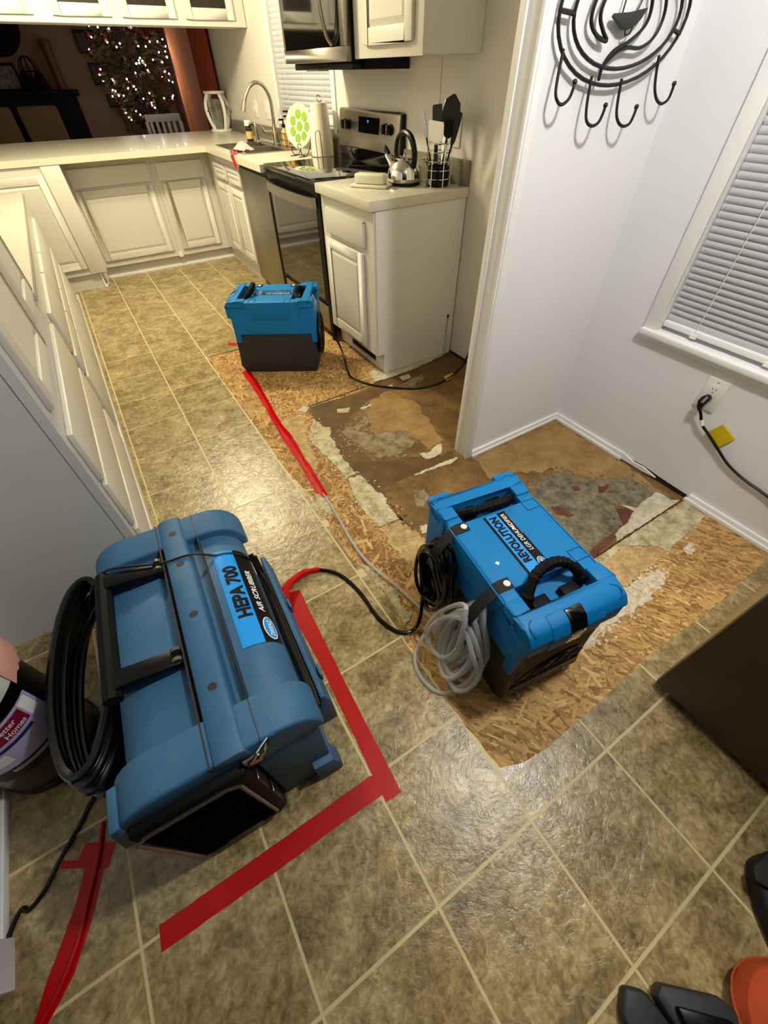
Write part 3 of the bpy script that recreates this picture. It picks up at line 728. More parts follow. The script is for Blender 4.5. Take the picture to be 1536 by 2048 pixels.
b = MB(); b.box(0.212, 0.228, 4.965, 5.21, 0, 0.12); b.box(0.228, 0.262, 4.99, 5.03, 0, 0.012); b.box(0.244, 0.256, 4.99, 5.0, 0, 0.12)
b.build('broken_toe_end', M_TRIM, t, smooth=0)
structure(MB().box(0.285, 1.52, 5.204, 5.2115, 0, 0.018).build('baseboard_peninsula', M_TRIM, smooth=0))

t = thing('countertop', 'long cream laminate L-shaped worktop around the sink and peninsula', 'countertop', (1.0, 5.3, 0.87))
b = MB(); z0, z1 = 0.872, 0.914
b.box(1.432, 2.078, 3.603, 4.17, z0, z1); b.box(1.432, 1.53, 4.17, 4.90, z0, z1); b.box(1.955, 2.078, 4.17, 4.90, z0, z1); b.box(1.432, 2.078, 4.90, 4.935, z0, z1)
b.box(-0.56, 2.078, 4.935, 6.30, z0, z1)
b.build('worktop', M_CTR, t, smooth=0)
MB().box(2.060, 2.079, 3.62, 6.05, 0.9145, 1.006).build('backsplash', M_BS, t, bevel=0.002)

t = thing('sink', 'stainless steel double bowl sink set in the worktop under the window', 'sink', (1.74, 4.53, 0.914))
b = MB(); z = 0.9145
def sheet_rect(x0, x1, y0, y1): b.box(x0, x1, y0, y1, z, z + 0.003)
sheet_rect(1.515, 1.97, 4.155, 4.19); sheet_rect(1.515, 1.97, 4.875, 4.915); sheet_rect(1.515, 1.555, 4.19, 4.875); sheet_rect(1.875, 1.97, 4.19, 4.875); sheet_rect(1.555, 1.875, 4.515, 4.55)
b.build('rim', M_STEEL, t, smooth=0)
for (a, c) in ((4.19, 4.515), (4.55, 4.875)):
    k = 0.03
    vs = [(1.555, a, z), (1.875, a, z), (1.875, c, z), (1.555, c, z), (1.555 + k, a + k, 0.76), (1.875 - k, a + k, 0.76), (1.875 - k, c - k, 0.76), (1.555 + k, c - k, 0.76)]
    MB().add(vs, [(0, 1, 5, 4), (1, 2, 6, 5), (2, 3, 7, 6), (3, 0, 4, 7), (4, 5, 6, 7)]).build('bowl', M_STEELD, t, smooth=0)

# ---- wall cabinets over the peninsula with glass doors
def upper(label, x0, x1, doors, loc):
    t = thing('wall_cabinet', label, 'cabinet', loc)
    MB().box(x0, x1, 5.184, 5.48, 1.60, 2.42).build('carcass', M_CAB, t, smooth=0)
    MB().box(x0, x1, 5.168, 5.1835, 1.596, 2.42).build('face_frame', M_CAB, t, smooth=0)
    for a, c in doors: door('glass_door', t, 'Y', -1, 5.150, a, c, 1.630, 2.36, rail=0.06, glass=M_DGLASS)
upper('white wall cabinet with glass doors above the left of the pass-through', -0.30, 1.086, ((0.10, 0.55), (0.666, 1.050)), (0.39, 5.33, 1.6))
upper('white wall cabinet with glass doors ending at the window wall', 1.088, 2.074, ((1.122, 1.520), (1.588, 1.982)), (1.58, 5.33, 1.6))
# ---- right wall cabinet and microwave
t = thing('wall_cabinet', 'cream wall cabinet with raised panel door right of the microwave', 'cabinet', (1.91, 2.49, 1.38))
MB().box(1.762, 2.078, 2.205, 2.782, 1.388, 2.42).build('carcass', M_CAB, t, smooth=0)
MB().box(1.750, 1.7615, 2.200, 2.784, 1.380, 2.42).build('face_frame', M_CAB, t, bevel=0.003)
door('door', t, 'X', -1, 1.732, 2.262, 2.672, 1.424, 2.36)
t = thing('microwave', 'stainless and black over-the-range microwave with curved handle', 'microwave', (1.89, 3.18, 1.36))
MB().box(1.735, 2.076, 2.79, 3.55, 1.372, 1.80).build('case', M_BLACK, t, smooth=0)
b = MB(); b.box(1.700, 1.7345, 2.788, 3.552, 1.372, 1.424); b.box(1.700, 1.7345, 2.788, 2.838, 1.424, 1.80); b.box(1.700, 1.7345, 3.535, 3.552, 1.424, 1.80); b.box(1.700, 1.7345, 2.838, 3.535, 1.775, 1.80)
b.build('front_frame', M_STEEL, t, bevel=0.002)
MB().box(1.7025, 1.7345, 2.8385, 3.5345, 1.4245, 1.7745).build('door_glass', M_BLACKG, t, smooth=0)
hp = smooth_path([(1.700, 2.93, 1.432), (1.672, 2.935, 1.47), (1.652, 2.94, 1.56), (1.650, 2.94, 1.64), (1.668, 2.935, 1.73), (1.700, 2.93, 1.765)], 6)
MB().tube(hp, 0.016, 8, flat=0.55).build('handle', M_STEEL, t)
MB().box(1.745, 2.06, 2.80, 3.53, 1.345, 1.3715).build('vent_base', M_BLACK, t, bevel=0.006)
MB().box(1.79, 1.86, 3.30, 3.46, 1.341, 1.3465).build('light_lens', M_PLATE, t, smooth=0)
MB().box(1.80, 2.074, 2.764, 2.789, 1.345, 1.385).build('side_vent', M_BLACK, t, smooth=0)

# ---- tall pantry and drawer run on the left
t = thing('pantry_cabinet', 'tall white pantry with two doors over drawers at the left', 'cabinet', (-0.30, 1.77, 0))
MB().box(-0.575, -0.052, 1.306, 2.238, 0.0, 2.2).build('carcass', M_CAB, t, smooth=0)
part_label(MB().box(-0.575, -0.062, 1.296, 1.3055, 0.0, 2.2).build('end_panel', M_SHADEPANEL, t, smooth=0), 'flat white side panel with shade painted in its grey')
MB().box(-0.060, -0.035, 1.294, 1.306, 0.0, 2.2).box(-0.0515, -0.035, 1.306, 2.238, 0.0, 2.2).build('face_frame', M_SHADEPANEL, t, smooth=0)
door('door', t, 'X', 1, -0.017, 1.345, 1.815, 0.742, 2.10)
door('door', t, 'X', 1, -0.017, 1.850, 2.225, 0.790, 2.10)
for z0, z1 in ((0.490, 0.664), (0.285, 0.474), (0.09, 0.264)):
    door('drawer_front', t, 'X', 1, -0.017, 1.340, 2.225, z0, z1, panel=False)
MB().box(-0.035, -0.019, 1.34, 2.24, 0, 0.05).build('base_moulding', M_CAB, t, bevel=0.004)
t = thing('drawer_cabinet', 'low white drawer run beyond the pantry along the left side', 'cabinet', (-0.30, 3.5, 0))
MB().box(-0.575, -0.052, 2.242, 4.73, 0.0, 0.742).build('carcass', M_CAB, t, smooth=0)
MB().box(-0.0515, -0.035, 2.242, 4.735, 0.0, 0.744).build('face_frame', M_CAB, t, smooth=0)
for y0, y1 in ((2.355, 2.960), (2.978, 3.372), (3.388, 3.850), (3.866, 4.355)):
    for z0, z1 in ((0.490, 0.662), (0.385, 0.474), (0.09, 0.370)):
        door('drawer_front', t, 'X', 1, -0.017, y0, y1, z0, z1, panel=False)
MB().box(-0.035, -0.019, 2.242, 4.735, 0, 0.05).build('base_moulding', M_CAB, t, bevel=0.004)
tag(MB().prism([(-0.575, 2.242), (-0.022, 2.242), (-0.022, 4.61), (-0.16, 4.55), (-0.575, 4.38)], 0.7445, 0.775, 'XY').build('countertop', M_BOARD, bevel=0.003), 'plain cream board top on the low left drawer run', 'countertop')

# ---- refrigerator
t = thing('refrigerator', 'dark stainless refrigerator front at the right edge near the camera', 'refrigerator', (1.6, -0.4, 0))
MB().box(1.262, 2.0, -0.86, 0.043, 0.03, 1.74).build('body', M_FRIDGES, t, bevel=0.006)
MB().box(1.250, 1.2615, -0.85, 0.036, 0.05, 1.72).build('door_gasket', M_BLACK, t, smooth=0)
MB().box(1.187, 1.2495, -0.86, 0.045, 0.028, 0.60).build('freezer_drawer', M_FRIDGE, t, bevel=0.008)
MB().box(1.187, 1.2495, -0.86, 0.045, 0.608, 1.74).build('door', M_FRIDGE, t, bevel=0.008)
MB().box(1.24, 1.262, -0.85, 0.03, 0.0, 0.027).build('toe_grille', M_BLACKM, t, smooth=0)

# ================================================================== WINDOWS AND BLINDS
def window(n, W, sill, cas):
    y0, y1, z0, z1 = W
    b = MB()
    b.box(XW - 0.012, XW, y1, y1 + cas, z0 - 0.02, z1 + cas); b.box(XW - 0.012, XW, y0 - cas, y0, z0 - 0.02, z1 + cas); b.box(XW - 0.012, XW, y0, y1, z1, z1 + cas)
    wd = structure(b.build('window_%d' % n, M_TRIM, bevel=0.002))
    b = MB(); b.box(XW + 0.085, XW + 0.11, y0, y0 + 0.04, z0, z1); b.box(XW + 0.085, XW + 0.11, y1 - 0.04, y1, z0, z1); b.box(XW + 0.085, XW + 0.11, y0, y1, z0, z0 + 0.04); b.box(XW + 0.085, XW + 0.11, y0, y1, z1 - 0.04, z1); b.box(XW + 0.085, XW + 0.11, y0, y1, (z0 + z1) / 2 - 0.02, (z0 + z1) / 2 + 0.02)
    b.build('sash', M_TRIM, wd, smooth=0)
    MB().box(XW + 0.096, XW + 0.100, y0, y1, z0, z1).build('pane', M_GLASS, wd, smooth=0)
    if sill:
        MB().box(XW - 0.030, XW + 0.084, y0 - cas, y1 + cas, z0 - 0.024, z0 - 0.0005).build('sill', M_TRIM, wd, bevel=0.004)
        MB().box(XW - 0.012, XW - 0.001, y0 - cas, y1 + cas, z0 - 0.042, z0 - 0.0245).build('apron', M_TRIM, wd, bevel=0.002)
window(1, W1, True, 0.056)
window(2, W2, True, 0.055)
def blind(label, y0, y1, z0, z1, pitch, x, grp, cords, tilt=0.011):
    t = thing('window_blind', label, 'blind', (x, (y0 + y1) / 2, z0))
    MB().box(x - 0.014, x + 0.014, y0, y1, z0, z0 + 0.022).build('bottom_rail', M_TRIM, t, bevel=0.004)
    MB().box(x - 0.02, x + 0.02, y0, y1, z1 - 0.04, z1 - 0.002).build('head_rail', M_TRIM, t, bevel=0.003)
    n = int((z1 - 0.05 - z0 - 0.03) / pitch); me = None
    for i in range(n):
        z = z0 + 0.034 + pitch * i
        if me is None:
            b = MB(); wd = pitch * 1.22; prof = []
            for k in range(5):
                u = (k / 4 - 0.5); prof.append((u * tilt - 0.003 * (1 - 4 * u * u), -u * wd))
            for k in range(4):
                (xa, za), (xb, zb) = prof[k], prof[k + 1]
                b.add([(x + xa, y0 + 0.003, z + za), (x + xa, y1 - 0.003, z + za), (x + xb, y1 - 0.003, z + zb), (x + xb, y0 + 0.003, z + zb)], [(0, 1, 2, 3)])
            s = b.build('slat', M_BLIND, t, smooth=80); me = s.data; zb0 = z
        else:
            s = bpy.data.objects.new('slat', me); COL.objects.link(s); s.parent = t; s.location.z = z - zb0
    for y in cords:
        b = MB(); b.tube([(x - 0.0155, y, z0 + 0.01), (x - 0.0155, y, z1 - 0.04)], 0.0012, 5); b.box(x - 0.020, x - 0.013, y - 0.012, y + 0.012, z0 - 0.004, z0 + 0.010)
        b.build('ladder_cord', M_TRIM, t)
blind('closed white slat blind in the dinette window over the wall outlet', W1[0] + 0.004, W1[1] - 0.003, 0.616, W1[3], 0.0212, XW + 0.03, 'blinds', (0.79, 0.52, 0.2))
blind('closed white slat blind in the kitchen window behind the faucet', W2[0] + 0.006, W2[1] - 0.008, 1.075, W2[3], 0.0285, XW + 0.02, 'blinds', (4.5, 4.15, 3.85), 0.024)

# ================================================================== COUNTER ITEMS
t = thing('faucet', 'brushed steel gooseneck pull-down faucet at the sink', 'faucet', (1.935, 4.52, 0.9177))
b = MB(); b.lathe([(0.032, 0.9177), (0.032, 0.926), (0.024, 0.935), (0.021, 1.02), (0.017, 1.03), (0.0155, 1.05)], (1.935, 4.52, 0), 14); b.build('base', M_NICKEL, t)
arc = smooth_path([(1.935, 4.52, 1.04), (1.940, 4.525, 1.12), (1.938, 4.53, 1.20), (1.905, 4.54, 1.265), (1.855, 4.55, 1.288), (1.802, 4.56, 1.270), (1.760, 4.565, 1.225), (1.738, 4.57, 1.185)], 5)
MB().tube(arc, 0.0125, 10).build('spout', M_NICKEL, t)
MB().tube([(1.738, 4.57, 1.188), (1.728, 4.572, 1.165), (1.715, 4.574, 1.130)], [0.015, 0.017, 0.020], 12).build('spray_head', M_NICKEL, t)
b = MB(); b.tube([(1.935, 4.52, 0.995), (1.90, 4.535, 0.998), (1.862, 4.55, 1.0)], [0.017, 0.016, 0.015], 10); b.tube([(1.862, 4.55, 1.0), (1.845, 4.555, 1.02), (1.838, 4.557, 1.045)], [0.011, 0.009, 0.007], 8)
b.build('lever', M_NICKEL, t)
t = thing('soap_dispenser', 'brushed steel pump soap dispenser left of the faucet', 'dispenser', (1.85, 4.74, 0.9177))
MB().lathe([(0.022, 0.9177), (0.022, 0.93), (0.015, 0.94), (0.014, 1.0), (0.017, 1.03), (0.011, 1.05)], (1.85, 4.74, 0), 12).build('body', M_NICKEL, t)
MB().tube([(1.85, 4.74, 1.03), (1.83, 4.745, 1.045), (1.795, 4.755, 1.04)], [0.012, 0.011, 0.009], 8).build('spout', M_NICKEL, t)
t = thing('supplement_bottle', 'small dark bottle with white cap behind the soap dispenser', 'bottle', (1.86, 4.965, 0.914))
MB().lathe([(0.028, 0.9145), (0.03, 0.92), (0.03, 1.0), (0.022, 1.012), (0.022, 1.02)], (1.86, 4.965, 0), 12).build('body', M_DWOOD, t)
MB().lathe([(0.031, 0.935), (0.031, 0.985)], (1.86, 4.965, 0), 12).build('label', M_CREAMG, t)
MB().lathe([(0.03, 1.02), (0.03, 1.052), (0.026, 1.055)], (1.86, 4.965, 0), 12).build('cap', M_WHITEP, t)
t = thing('wire_caddy', 'black wire caddy holding soap bottles right of the faucet', 'caddy', (2.005, 4.42, 0.914))
b = MB()
for z in (0.9165, 0.955, 0.995): b.tube([(1.965, 4.30, z), (2.045, 4.30, z), (2.045, 4.50, z), (1.965, 4.50, z)], 0.0018, 5, closed=True)
for y in (4.30, 4.35, 4.40, 4.45, 4.50):
    b.tube([(1.965, y, 0.9165), (1.965, y, 0.995)], 0.0015, 5)
b.tube([(1.965, 4.40, 0.9165), (2.045, 4.40, 0.9165)], 0.0018, 5)
b.build('wire_frame', M_IRON, t)
for i, (y, x, h, lb) in enumerate(((4.345, 1.99, 1.075, 'amber pump bottle nearest the platter in the wire caddy'), (4.40, 2.015, 1.10, 'taller amber pump bottle in the middle of the wire caddy'), (4.455, 1.99, 1.05, 'amber pump bottle next to the faucet in the wire caddy'))):
    t = thing('soap_bottle', lb, 'bottle', (x, y, 0.918), group='pump bottles in the wire caddy')
    MB().lathe([(0.024, 0.919), (0.026, 0.925), (0.026, h - 0.05), (0.012, h - 0.03), (0.011, h - 0.02)], (x, y, 0), 12).build('body', M_CREAMG, t)
    MB().lathe([(0.014, h - 0.02), (0.014, h), (0.006, h + 0.002), (0.005, h + 0.022)], (x, y, 0), 10).build('pump_collar', M_BLACK, t)
    MB().box(x - 0.035, x + 0.008, y - 0.007, y + 0.007, h + 0.020, h + 0.032).build('pump_head', M_BLACK, t, bevel=0.003)
# platter on its iron stand
mt = Matrix.Translation((1.868, 3.84, 1.072)) @ Matrix.Rotation(R(-62), 4, 'Z') @ Matrix.Rotation(R(76), 4, 'X')
t = thing('platter', 'round cream platter painted with lime wedges leaning on a black stand', 'plate', (1.868, 3.84, 0.93))
MB().lathe([(1e-6, 0.0), (0.085, 0.0), (0.118, 0.012), (0.120, 0.016), (0.114, 0.016), (0.083, 0.005), (1e-6, 0.005)], (0, 0, 0), 32, sx=1.0, sy=1.0).build('dish', M_PLATE, t, fn=lambda v: mt @ v)
for k in range(8):
    a = k * 2 * math.pi / 7 if k < 7 else 0; rr = 0.066 if k < 7 else 0.0
    c = Vector((math.cos(a) * rr, math.sin(a) * rr, 0.0062 if rr == 0 else 0.0066)); n = 14
    vs = [c + Vector((0.026 * math.cos(2 * math.pi * i / n) * (0.8 if i % 2 else 1), 0.026 * math.sin(2 * math.pi * i / n), 0.0012)) for i in range(n)]
    MB().add(vs, [tuple(range(n))]).build('lime_motif', M_LIME, t, smooth=0, fn=lambda v: mt @ v)
t = thing('plate_stand', 'black scrolled iron easel under the lime platter', 'stand', (1.85, 3.80, 0.914))
def scroll(cx, cy, dy):
    pts = []
    for k in range(15):
        a = k / 14 * 1.6 * math.pi; r = 0.018 * (1 - k / 22)
        pts.append((cx + r * math.cos(a) * 0.9, cy + dy * k * 0.0006, 0.962 + r * math.sin(a) + 0.012))
    return pts
for y0, x0 in ((3.86, 1.80), (3.76, 1.825)):
    b = MB(); b.tube(smooth_path([(x0 + 0.11, y0 + 0.05, 1.0), (x0 + 0.06, y0 + 0.03, 0.925), (x0 + 0.02, y0, 0.918), (x0 - 0.01, y0 - 0.01, 0.935), (x0 - 0.012, y0 - 0.012, 0.965)], 5), 0.0028, 6)
    b.tube(scroll(x0 - 0.02, y0 - 0.01, 1), 0.0026, 6); b.tube([(x0 + 0.02, y0, 0.9165), (x0 - 0.03, y0 - 0.01, 0.9165)], 0.0026, 6)
    b.build('scroll_leg', M_IRON, t)
MB().tube([(1.82, 3.86, 0.922), (1.845, 3.76, 0.922)], 0.0026, 6).build('cross_bar', M_IRON, t)
# paper towel
t = thing('paper_towel_holder', 'wire paper towel holder beside the range', 'holder', (1.875, 3.69, 0.914))
b = MB(); b.tube([(1.875 + 0.085 * math.cos(k * math.pi / 10), 3.69 + 0.085 * math.sin(k * math.pi / 10), 0.9175) for k in range(20)], 0.003, 6, closed=True)
b.tube([(1.79, 3.69, 0.9175), (1.96, 3.69, 0.9175)], 0.003, 6); b.tube([(1.875, 3.69, 0.9175), (1.875, 3.69, 1.205)], 0.003, 6)
b.tube([(1.875 + 0.016 * math.sin(k * math.pi / 8), 3.69 - 0.012 + 0.012 * math.cos(k * math.pi / 8), 1.215 + 0.016 * math.cos(k * math.pi / 8)) for k in range(16)], 0.003, 6, closed=True)
b.build('base_and_post', M_STEELD, t)
MB().tube(smooth_path([(1.80, 3.625, 0.9175), (1.797, 3.625, 1.03), (1.803, 3.615, 1.058), (1.818, 3.60, 1.058), (1.822, 3.596, 1.03), (1.825, 3.596, 0.9175)], 4), 0.0028, 6).build('side_arm', M_STEELD, t)
t.location.x += 0.085
roll = tag(MB().lathe([(0.02, 0.921), (0.080, 0.921), (0.0785, 1.0), (0.066, 1.10), (0.0575, 1.196), (0.02, 1.196)], (1.875, 3.69, 0), 24).build('paper_towel_roll', M_PAPER), 'white paper towel roll flared at its base beside the range', 'paper towel')
roll.location.x = 0.085
# kettle
kx, ky = 1.835, 2.44
t = thing('kettle', 'polished steel whistling kettle with black arched handle', 'kettle', (kx, ky, 0.914))
MB().lathe([(0.082, 0.9145), (0.086, 0.918), (0.086, 0.930)], (kx, ky, 0), 24).build('base_ring', M_BLACK, t)
MB().lathe([(0.086, 0.930), (0.094, 0.945), (0.090, 0.975), (0.072, 1.006), (0.050, 1.022), (0.046, 1.024)], (kx, ky, 0), 28).build('body', M_CHROME, t)
MB().lathe([(0.050, 1.0225), (0.052, 1.027), (0.03, 1.033), (0.009, 1.034), (0.009, 1.042), (0.004, 1.046)], (kx, ky, 0), 20).build('lid', M_CHROME, t)
MB().tube([(kx - 0.02, ky + 0.075, 0.985), (kx - 0.028, ky + 0.105, 1.012), (kx - 0.034, ky + 0.125, 1.032)], [0.022, 0.017, 0.013], 10).build('spout', M_CHROME, t)
MB().tube([(kx - 0.030, ky + 0.110, 1.036), (kx - 0.034, ky + 0.132, 1.05), (kx - 0.036, ky + 0.140, 1.066)], [0.010, 0.013, 0.006], 8).build('whistle_cap', M_BLACK, t)
hp = smooth_path([(kx, ky + 0.075, 1.005), (kx, ky + 0.085, 1.05), (kx, ky + 0.065, 1.10), (kx, ky + 0.01, 1.125), (kx, ky - 0.05, 1.11), (kx, ky - 0.085, 1.06), (kx, ky - 0.085, 1.01), (kx, ky - 0.075, 0.995)], 5)
MB().tube(hp, 0.011, 8, flat=1.3).build('handle', M_BLACK, t)
# butter dish
t = thing('butter_dish', 'ivory butter dish with rounded lid in front of the kettle', 'butter dish', (1.648, 2.484, 0.914), R(36))
MB().box(-0.05, 0.05, -0.105, 0.105, 0.0005, 0.014).build('tray', M_BUTTER, t, bevel=0.006, world=False)
MB().box(-0.032, 0.032, -0.085, 0.085, 0.0145, 0.058).build('lid', M_BUTTER, t, bevel=0.010, seg=3, world=False)
# wire utensil holder
ux, uy = 1.945, 2.285
t = thing('utensil_holder', 'round chrome wire utensil holder with black liner on the worktop', 'utensil holder', (ux, uy, 0.914))
b = MB()
for z in (0.9165, 0.95, 0.985, 1.02, 1.055, 1.088): b.tube([(ux + 0.062 * math.cos(k * math.pi / 12), uy + 0.062 * math.sin(k * math.pi / 12), z) for k in range(24)], 0.0024, 6, closed=True)
for k in range(6): b.tube([(ux + 0.062 * math.cos(k * math.pi / 3 + 0.3), uy + 0.062 * math.sin(k * math.pi / 3 + 0.3), z) for z in (0.9165, 1.088)], 0.0022, 6)
b.build('wire_cage', M_CHROME, t)
MB().lathe([(0.055, 0.918), (0.057, 1.0), (0.052, 1.0), (0.050, 0.921)], (ux, uy, 0), 20).build('liner', M_BLACK, t)
text('0', frame_mtx((ux - 0.0665, uy - 0.008, 0.928), (0, -1, 0), (0, 0, 1)), 0.022, 0.012, M_WHITE, 'printed_mark', t)
def utensil(name, label, foot, tip, wd, blade, m, mh, slots=False, point=False):
    t = thing(name, label, 'utensil', foot, group='utensils in the wire holder')
    f, tp = Vector(foot), Vector(tip); d = (tp - f).normalized(); c = f.lerp(tp, 1 - blade)
    MB().tube([f, c], 0.005, 6).build('handle', mh, t)
    sd = d.cross(Vector((1, 0.35, 0))).normalized() * wd / 2; nn = d.cross(sd).normalized() * 0.002
    def cs(p, k): return [p - sd * k - nn, p + sd * k - nn, p + sd * k + nn, p - sd * k + nn]
    prof = [(0, 0.25), (0.15, 0.8), (0.5, 1.0), (0.85, 0.75 if point else 1.0), (1.0, 0.1 if point else 0.92)]
    vs = [];
    for u, k in prof: vs += cs(c.lerp(tp, u), k)
    fs = [(0, 1, 2, 3), tuple(range(len(vs) - 1, len(vs) - 5, -1))]
    for i in range(len(prof) - 1):
        for k in range(4): fs.append((i * 4 + k, i * 4 + (k + 1) % 4, i * 4 + 4 + (k + 1) % 4, i * 4 + 4 + k))
    h = MB().add(vs, fs).build('blade', m, t, smooth=0)
    if slots:
        b = MB()
        for k in (-0.35, 0.0, 0.35):
            p, q = c.lerp(tp, 0.4) + sd * k * 1.2, c.lerp(tp, 0.88) + sd * k * 1.2
            b.add([p - sd * .1 - nn * 1.15, p + sd * .1 - nn * 1.15, q + sd * .1 - nn * 1.15, q - sd * .1 - nn * 1.15], [(0, 1, 2, 3)])
        b.build('slot', M_KWALL, h, smooth=0)
utensil('spatula', 'pale pointed spatula leaning out left of the wire holder', (ux - 0.01, uy + 0.02, 0.93), (1.93, 2.435, 1.205), 0.028, 0.38, M_GREYP, M_BLACK, point=True)
utensil('slotted_turner', 'black slotted turner standing tall in the wire holder', (ux, uy + 0.01, 0.93), (1.95, 2.335, 1.225), 0.055, 0.34, M_BLACK, M_BLACK, slots=True)
utensil('ladle_spoon', 'large black pointed spoon highest in the wire holder', (ux + 0.01, uy, 0.93), (1.955, 2.215, 1.262), 0.105, 0.46, M_BLACK, M_BLACK, point=True)
utensil('turner', 'white square turner in front in the wire holder', (ux - 0.03, uy - 0.005, 0.93), (1.885, 2.25, 1.172), 0.088, 0.33, M_WHITEP, M_BLACK)
utensil('spreader', 'thin black spatula leaning right out of the wire holder', (ux + 0.01, uy - 0.02, 0.93), (1.945, 2.150, 1.205), 0.03, 0.45, M_BLACK, M_BLACK)
utensil('tongs', 'steel tongs behind the turners in the wire holder', (ux + 0.02, uy + 0.0, 0.93), (1.985, 2.31, 1.24), 0.018, 0.8, M_CHROME, M_CHROME)
t = thing('glass_jar', 'clear glass jar with metal clasp between kettle and utensils', 'jar', (1.975, 2.42, 0.914))
MB().lathe([(0.038, 0.9145), (0.042, 0.92), (0.042, 0.985), (0.03, 1.0)], (1.975, 2.42, 0), 16).build('body', M_CLEAR, t)
MB().lathe([(0.032, 1.0), (0.034, 1.006), (0.034, 1.016), (0.01, 1.024)], (1.975, 2.42, 0), 16).build('lid', M_CHROME, t)
# rag and red tape on the sink
b = MB(); rr = random.Random(5); G1 = 8; vs = []
for i in range(G1):
    for j in range(G1):
        u, v = i / (G1 - 1), j / (G1 - 1); h = 0.045 * math.sin(math.pi * u) * math.sin(math.pi * v) + rr.uniform(0, 0.012)
        vs.append((1.525 + 0.13 * u + rr.uniform(-.006, .006), 4.30 + 0.17 * v + rr.uniform(-.008, .008), 0.920 + h))
b.add(vs, [(i * G1 + j, i * G1 + j + 1, (i + 1) * G1 + j + 1, (i + 1) * G1 + j) for i in range(G1 - 1) for j in range(G1 - 1)])
tag(b.build('dish_cloth', M_RAG, smooth=60), 'crumpled pink cloth lying on the front sink rim', 'cloth')
b = MB()
def strip(b, pts, wv, zoff=0):
    """ribbon through points with per-point half-width vector"""
    vs = []
    for p, h in zip(pts, wv): vs += [Vector(p) - Vector(h), Vector(p) + Vector(h)]
    b.add(vs, [(2 * i, 2 * i + 1, 2 * i + 3, 2 * i + 2) for i in range(len(pts) - 1)])
strip(b, [(1.53, 4.42, 0.9185), (1.49, 4.30, 0.917), (1.43, 4.19, 0.9155), (1.4305, 4.18, 0.90), (1.429, 4.15, 0.872), (1.425, 4.13, 0.845)], [(0.03, -0.02, 0), (0.03, -0.02, 0), (0.006, 0.045, 0), (0, 0.045, 0.0), (0, 0.04, 0), (0, 0.03, 0)])
tag(b.build('red_tape', M_TAPED, smooth=60), 'red tape strip over the worktop edge in front of the sink', 'tape')
# lantern
lx, ly = 1.945, 6.10
t = thing('lantern', 'white open wooden lantern with greenery on the far worktop corner', 'lantern', (lx, ly, 0.914))
MB().lathe([(0.105, 0.9145), (0.11, 0.92), (0.11, 0.932), (0.10, 0.936)], (lx, ly, 0), 20).build('base', M_WHITEP, t)
MB().lathe([(0.085, 1.196), (0.105, 1.20), (0.105, 1.218), (0.03, 1.222)], (lx, ly, 0), 20).build('top', M_WHITEP, t)
for k in range(4):
    a = k * math.pi / 2 + 0.28
    pts = [(lx + r * math.cos(a), ly + r * math.sin(a), z) for r, z in ((0.075, 0.93), (0.11, 1.0), (0.128, 1.07), (0.12, 1.14), (0.08, 1.205))]
    MB().tube(smooth_path(pts, 4), 0.017, 8).build('rib', M_WHITEP, t)
MB().lathe([(0.05, 0.937), (0.055, 1.0), (0.055, 1.16), (0.05, 1.16), (0.05, 1.0), (0.045, 0.94)], (lx, ly, 0), 18).build('glass_cylinder', M_CLEAR, t)
b = MB(); rr = random.Random(9)
for k in range(70):
    a = rr.uniform(0, 6.28); r = rr.uniform(0, 0.04); z = rr.uniform(0.945, 1.13); p = Vector((lx + r * math.cos(a), ly + r * math.sin(a), z)); d = Vector((rr.uniform(-1, 1), rr.uniform(-1, 1), rr.uniform(0, 1.4))).normalized() * 0.03; s = d.cross(Vector((rr.uniform(-1, 1), rr.uniform(-1, 1), .3))).normalized() * 0.006
    b.add([p, p + d * .5 + s, p + d, p + d * .5 - s], [(0, 1, 2, 3)])
b.build('greenery', M_GREEN, t, smooth=0, kind='stuff')
MB().tube([(lx + 0.14 * math.cos(a), ly - 0.10 - 0.05 * math.sin(a) if False else ly + 0.10 * math.sin(a), 1.03 + 0.09 * math.cos(a + 1.57)) for a in [k * math.pi / 12 for k in range(13, 24)]], 0.004, 6).build('rope_handle', M_GOLD, t)
# wall plates by the sink
for n_, (y, lb) in enumerate(((5.30, 'white light switch plate on the wall nearest the lantern'), (5.00, 'white light switch plate on the wall nearest the kitchen window'))):
    t = thing('switch_plate', lb, 'switch', (2.078, y, 1.10), group='switch plates beside the sink')
    MB().box(2.073, 2.0795, y - 0.06, y + 0.06, 1.05, 1.165).build('plate', M_WHITEP, t, bevel=0.002)
    for dy in (-0.025, 0.025): MB().box(2.066, 2.073, y + dy - 0.008, y + dy + 0.008, 1.09, 1.125).build('rocker', M_WHITEP, t, bevel=0.002)
t = thing('switch_plate', 'white outlet plate on the kitchen wall behind the utensil holder', 'outlet', (2.078, 2.345, 1.10))
MB().box(2.073, 2.0795, 2.29, 2.37, 1.06, 1.18).build('plate', M_WHITEP, t, bevel=0.002)
for z in (1.10, 1.14): MB().box(2.0715, 2.0735, 2.315, 2.345, z - 0.013, z + 0.013).build('receptacle', M_WHITEP, t, bevel=0.002)

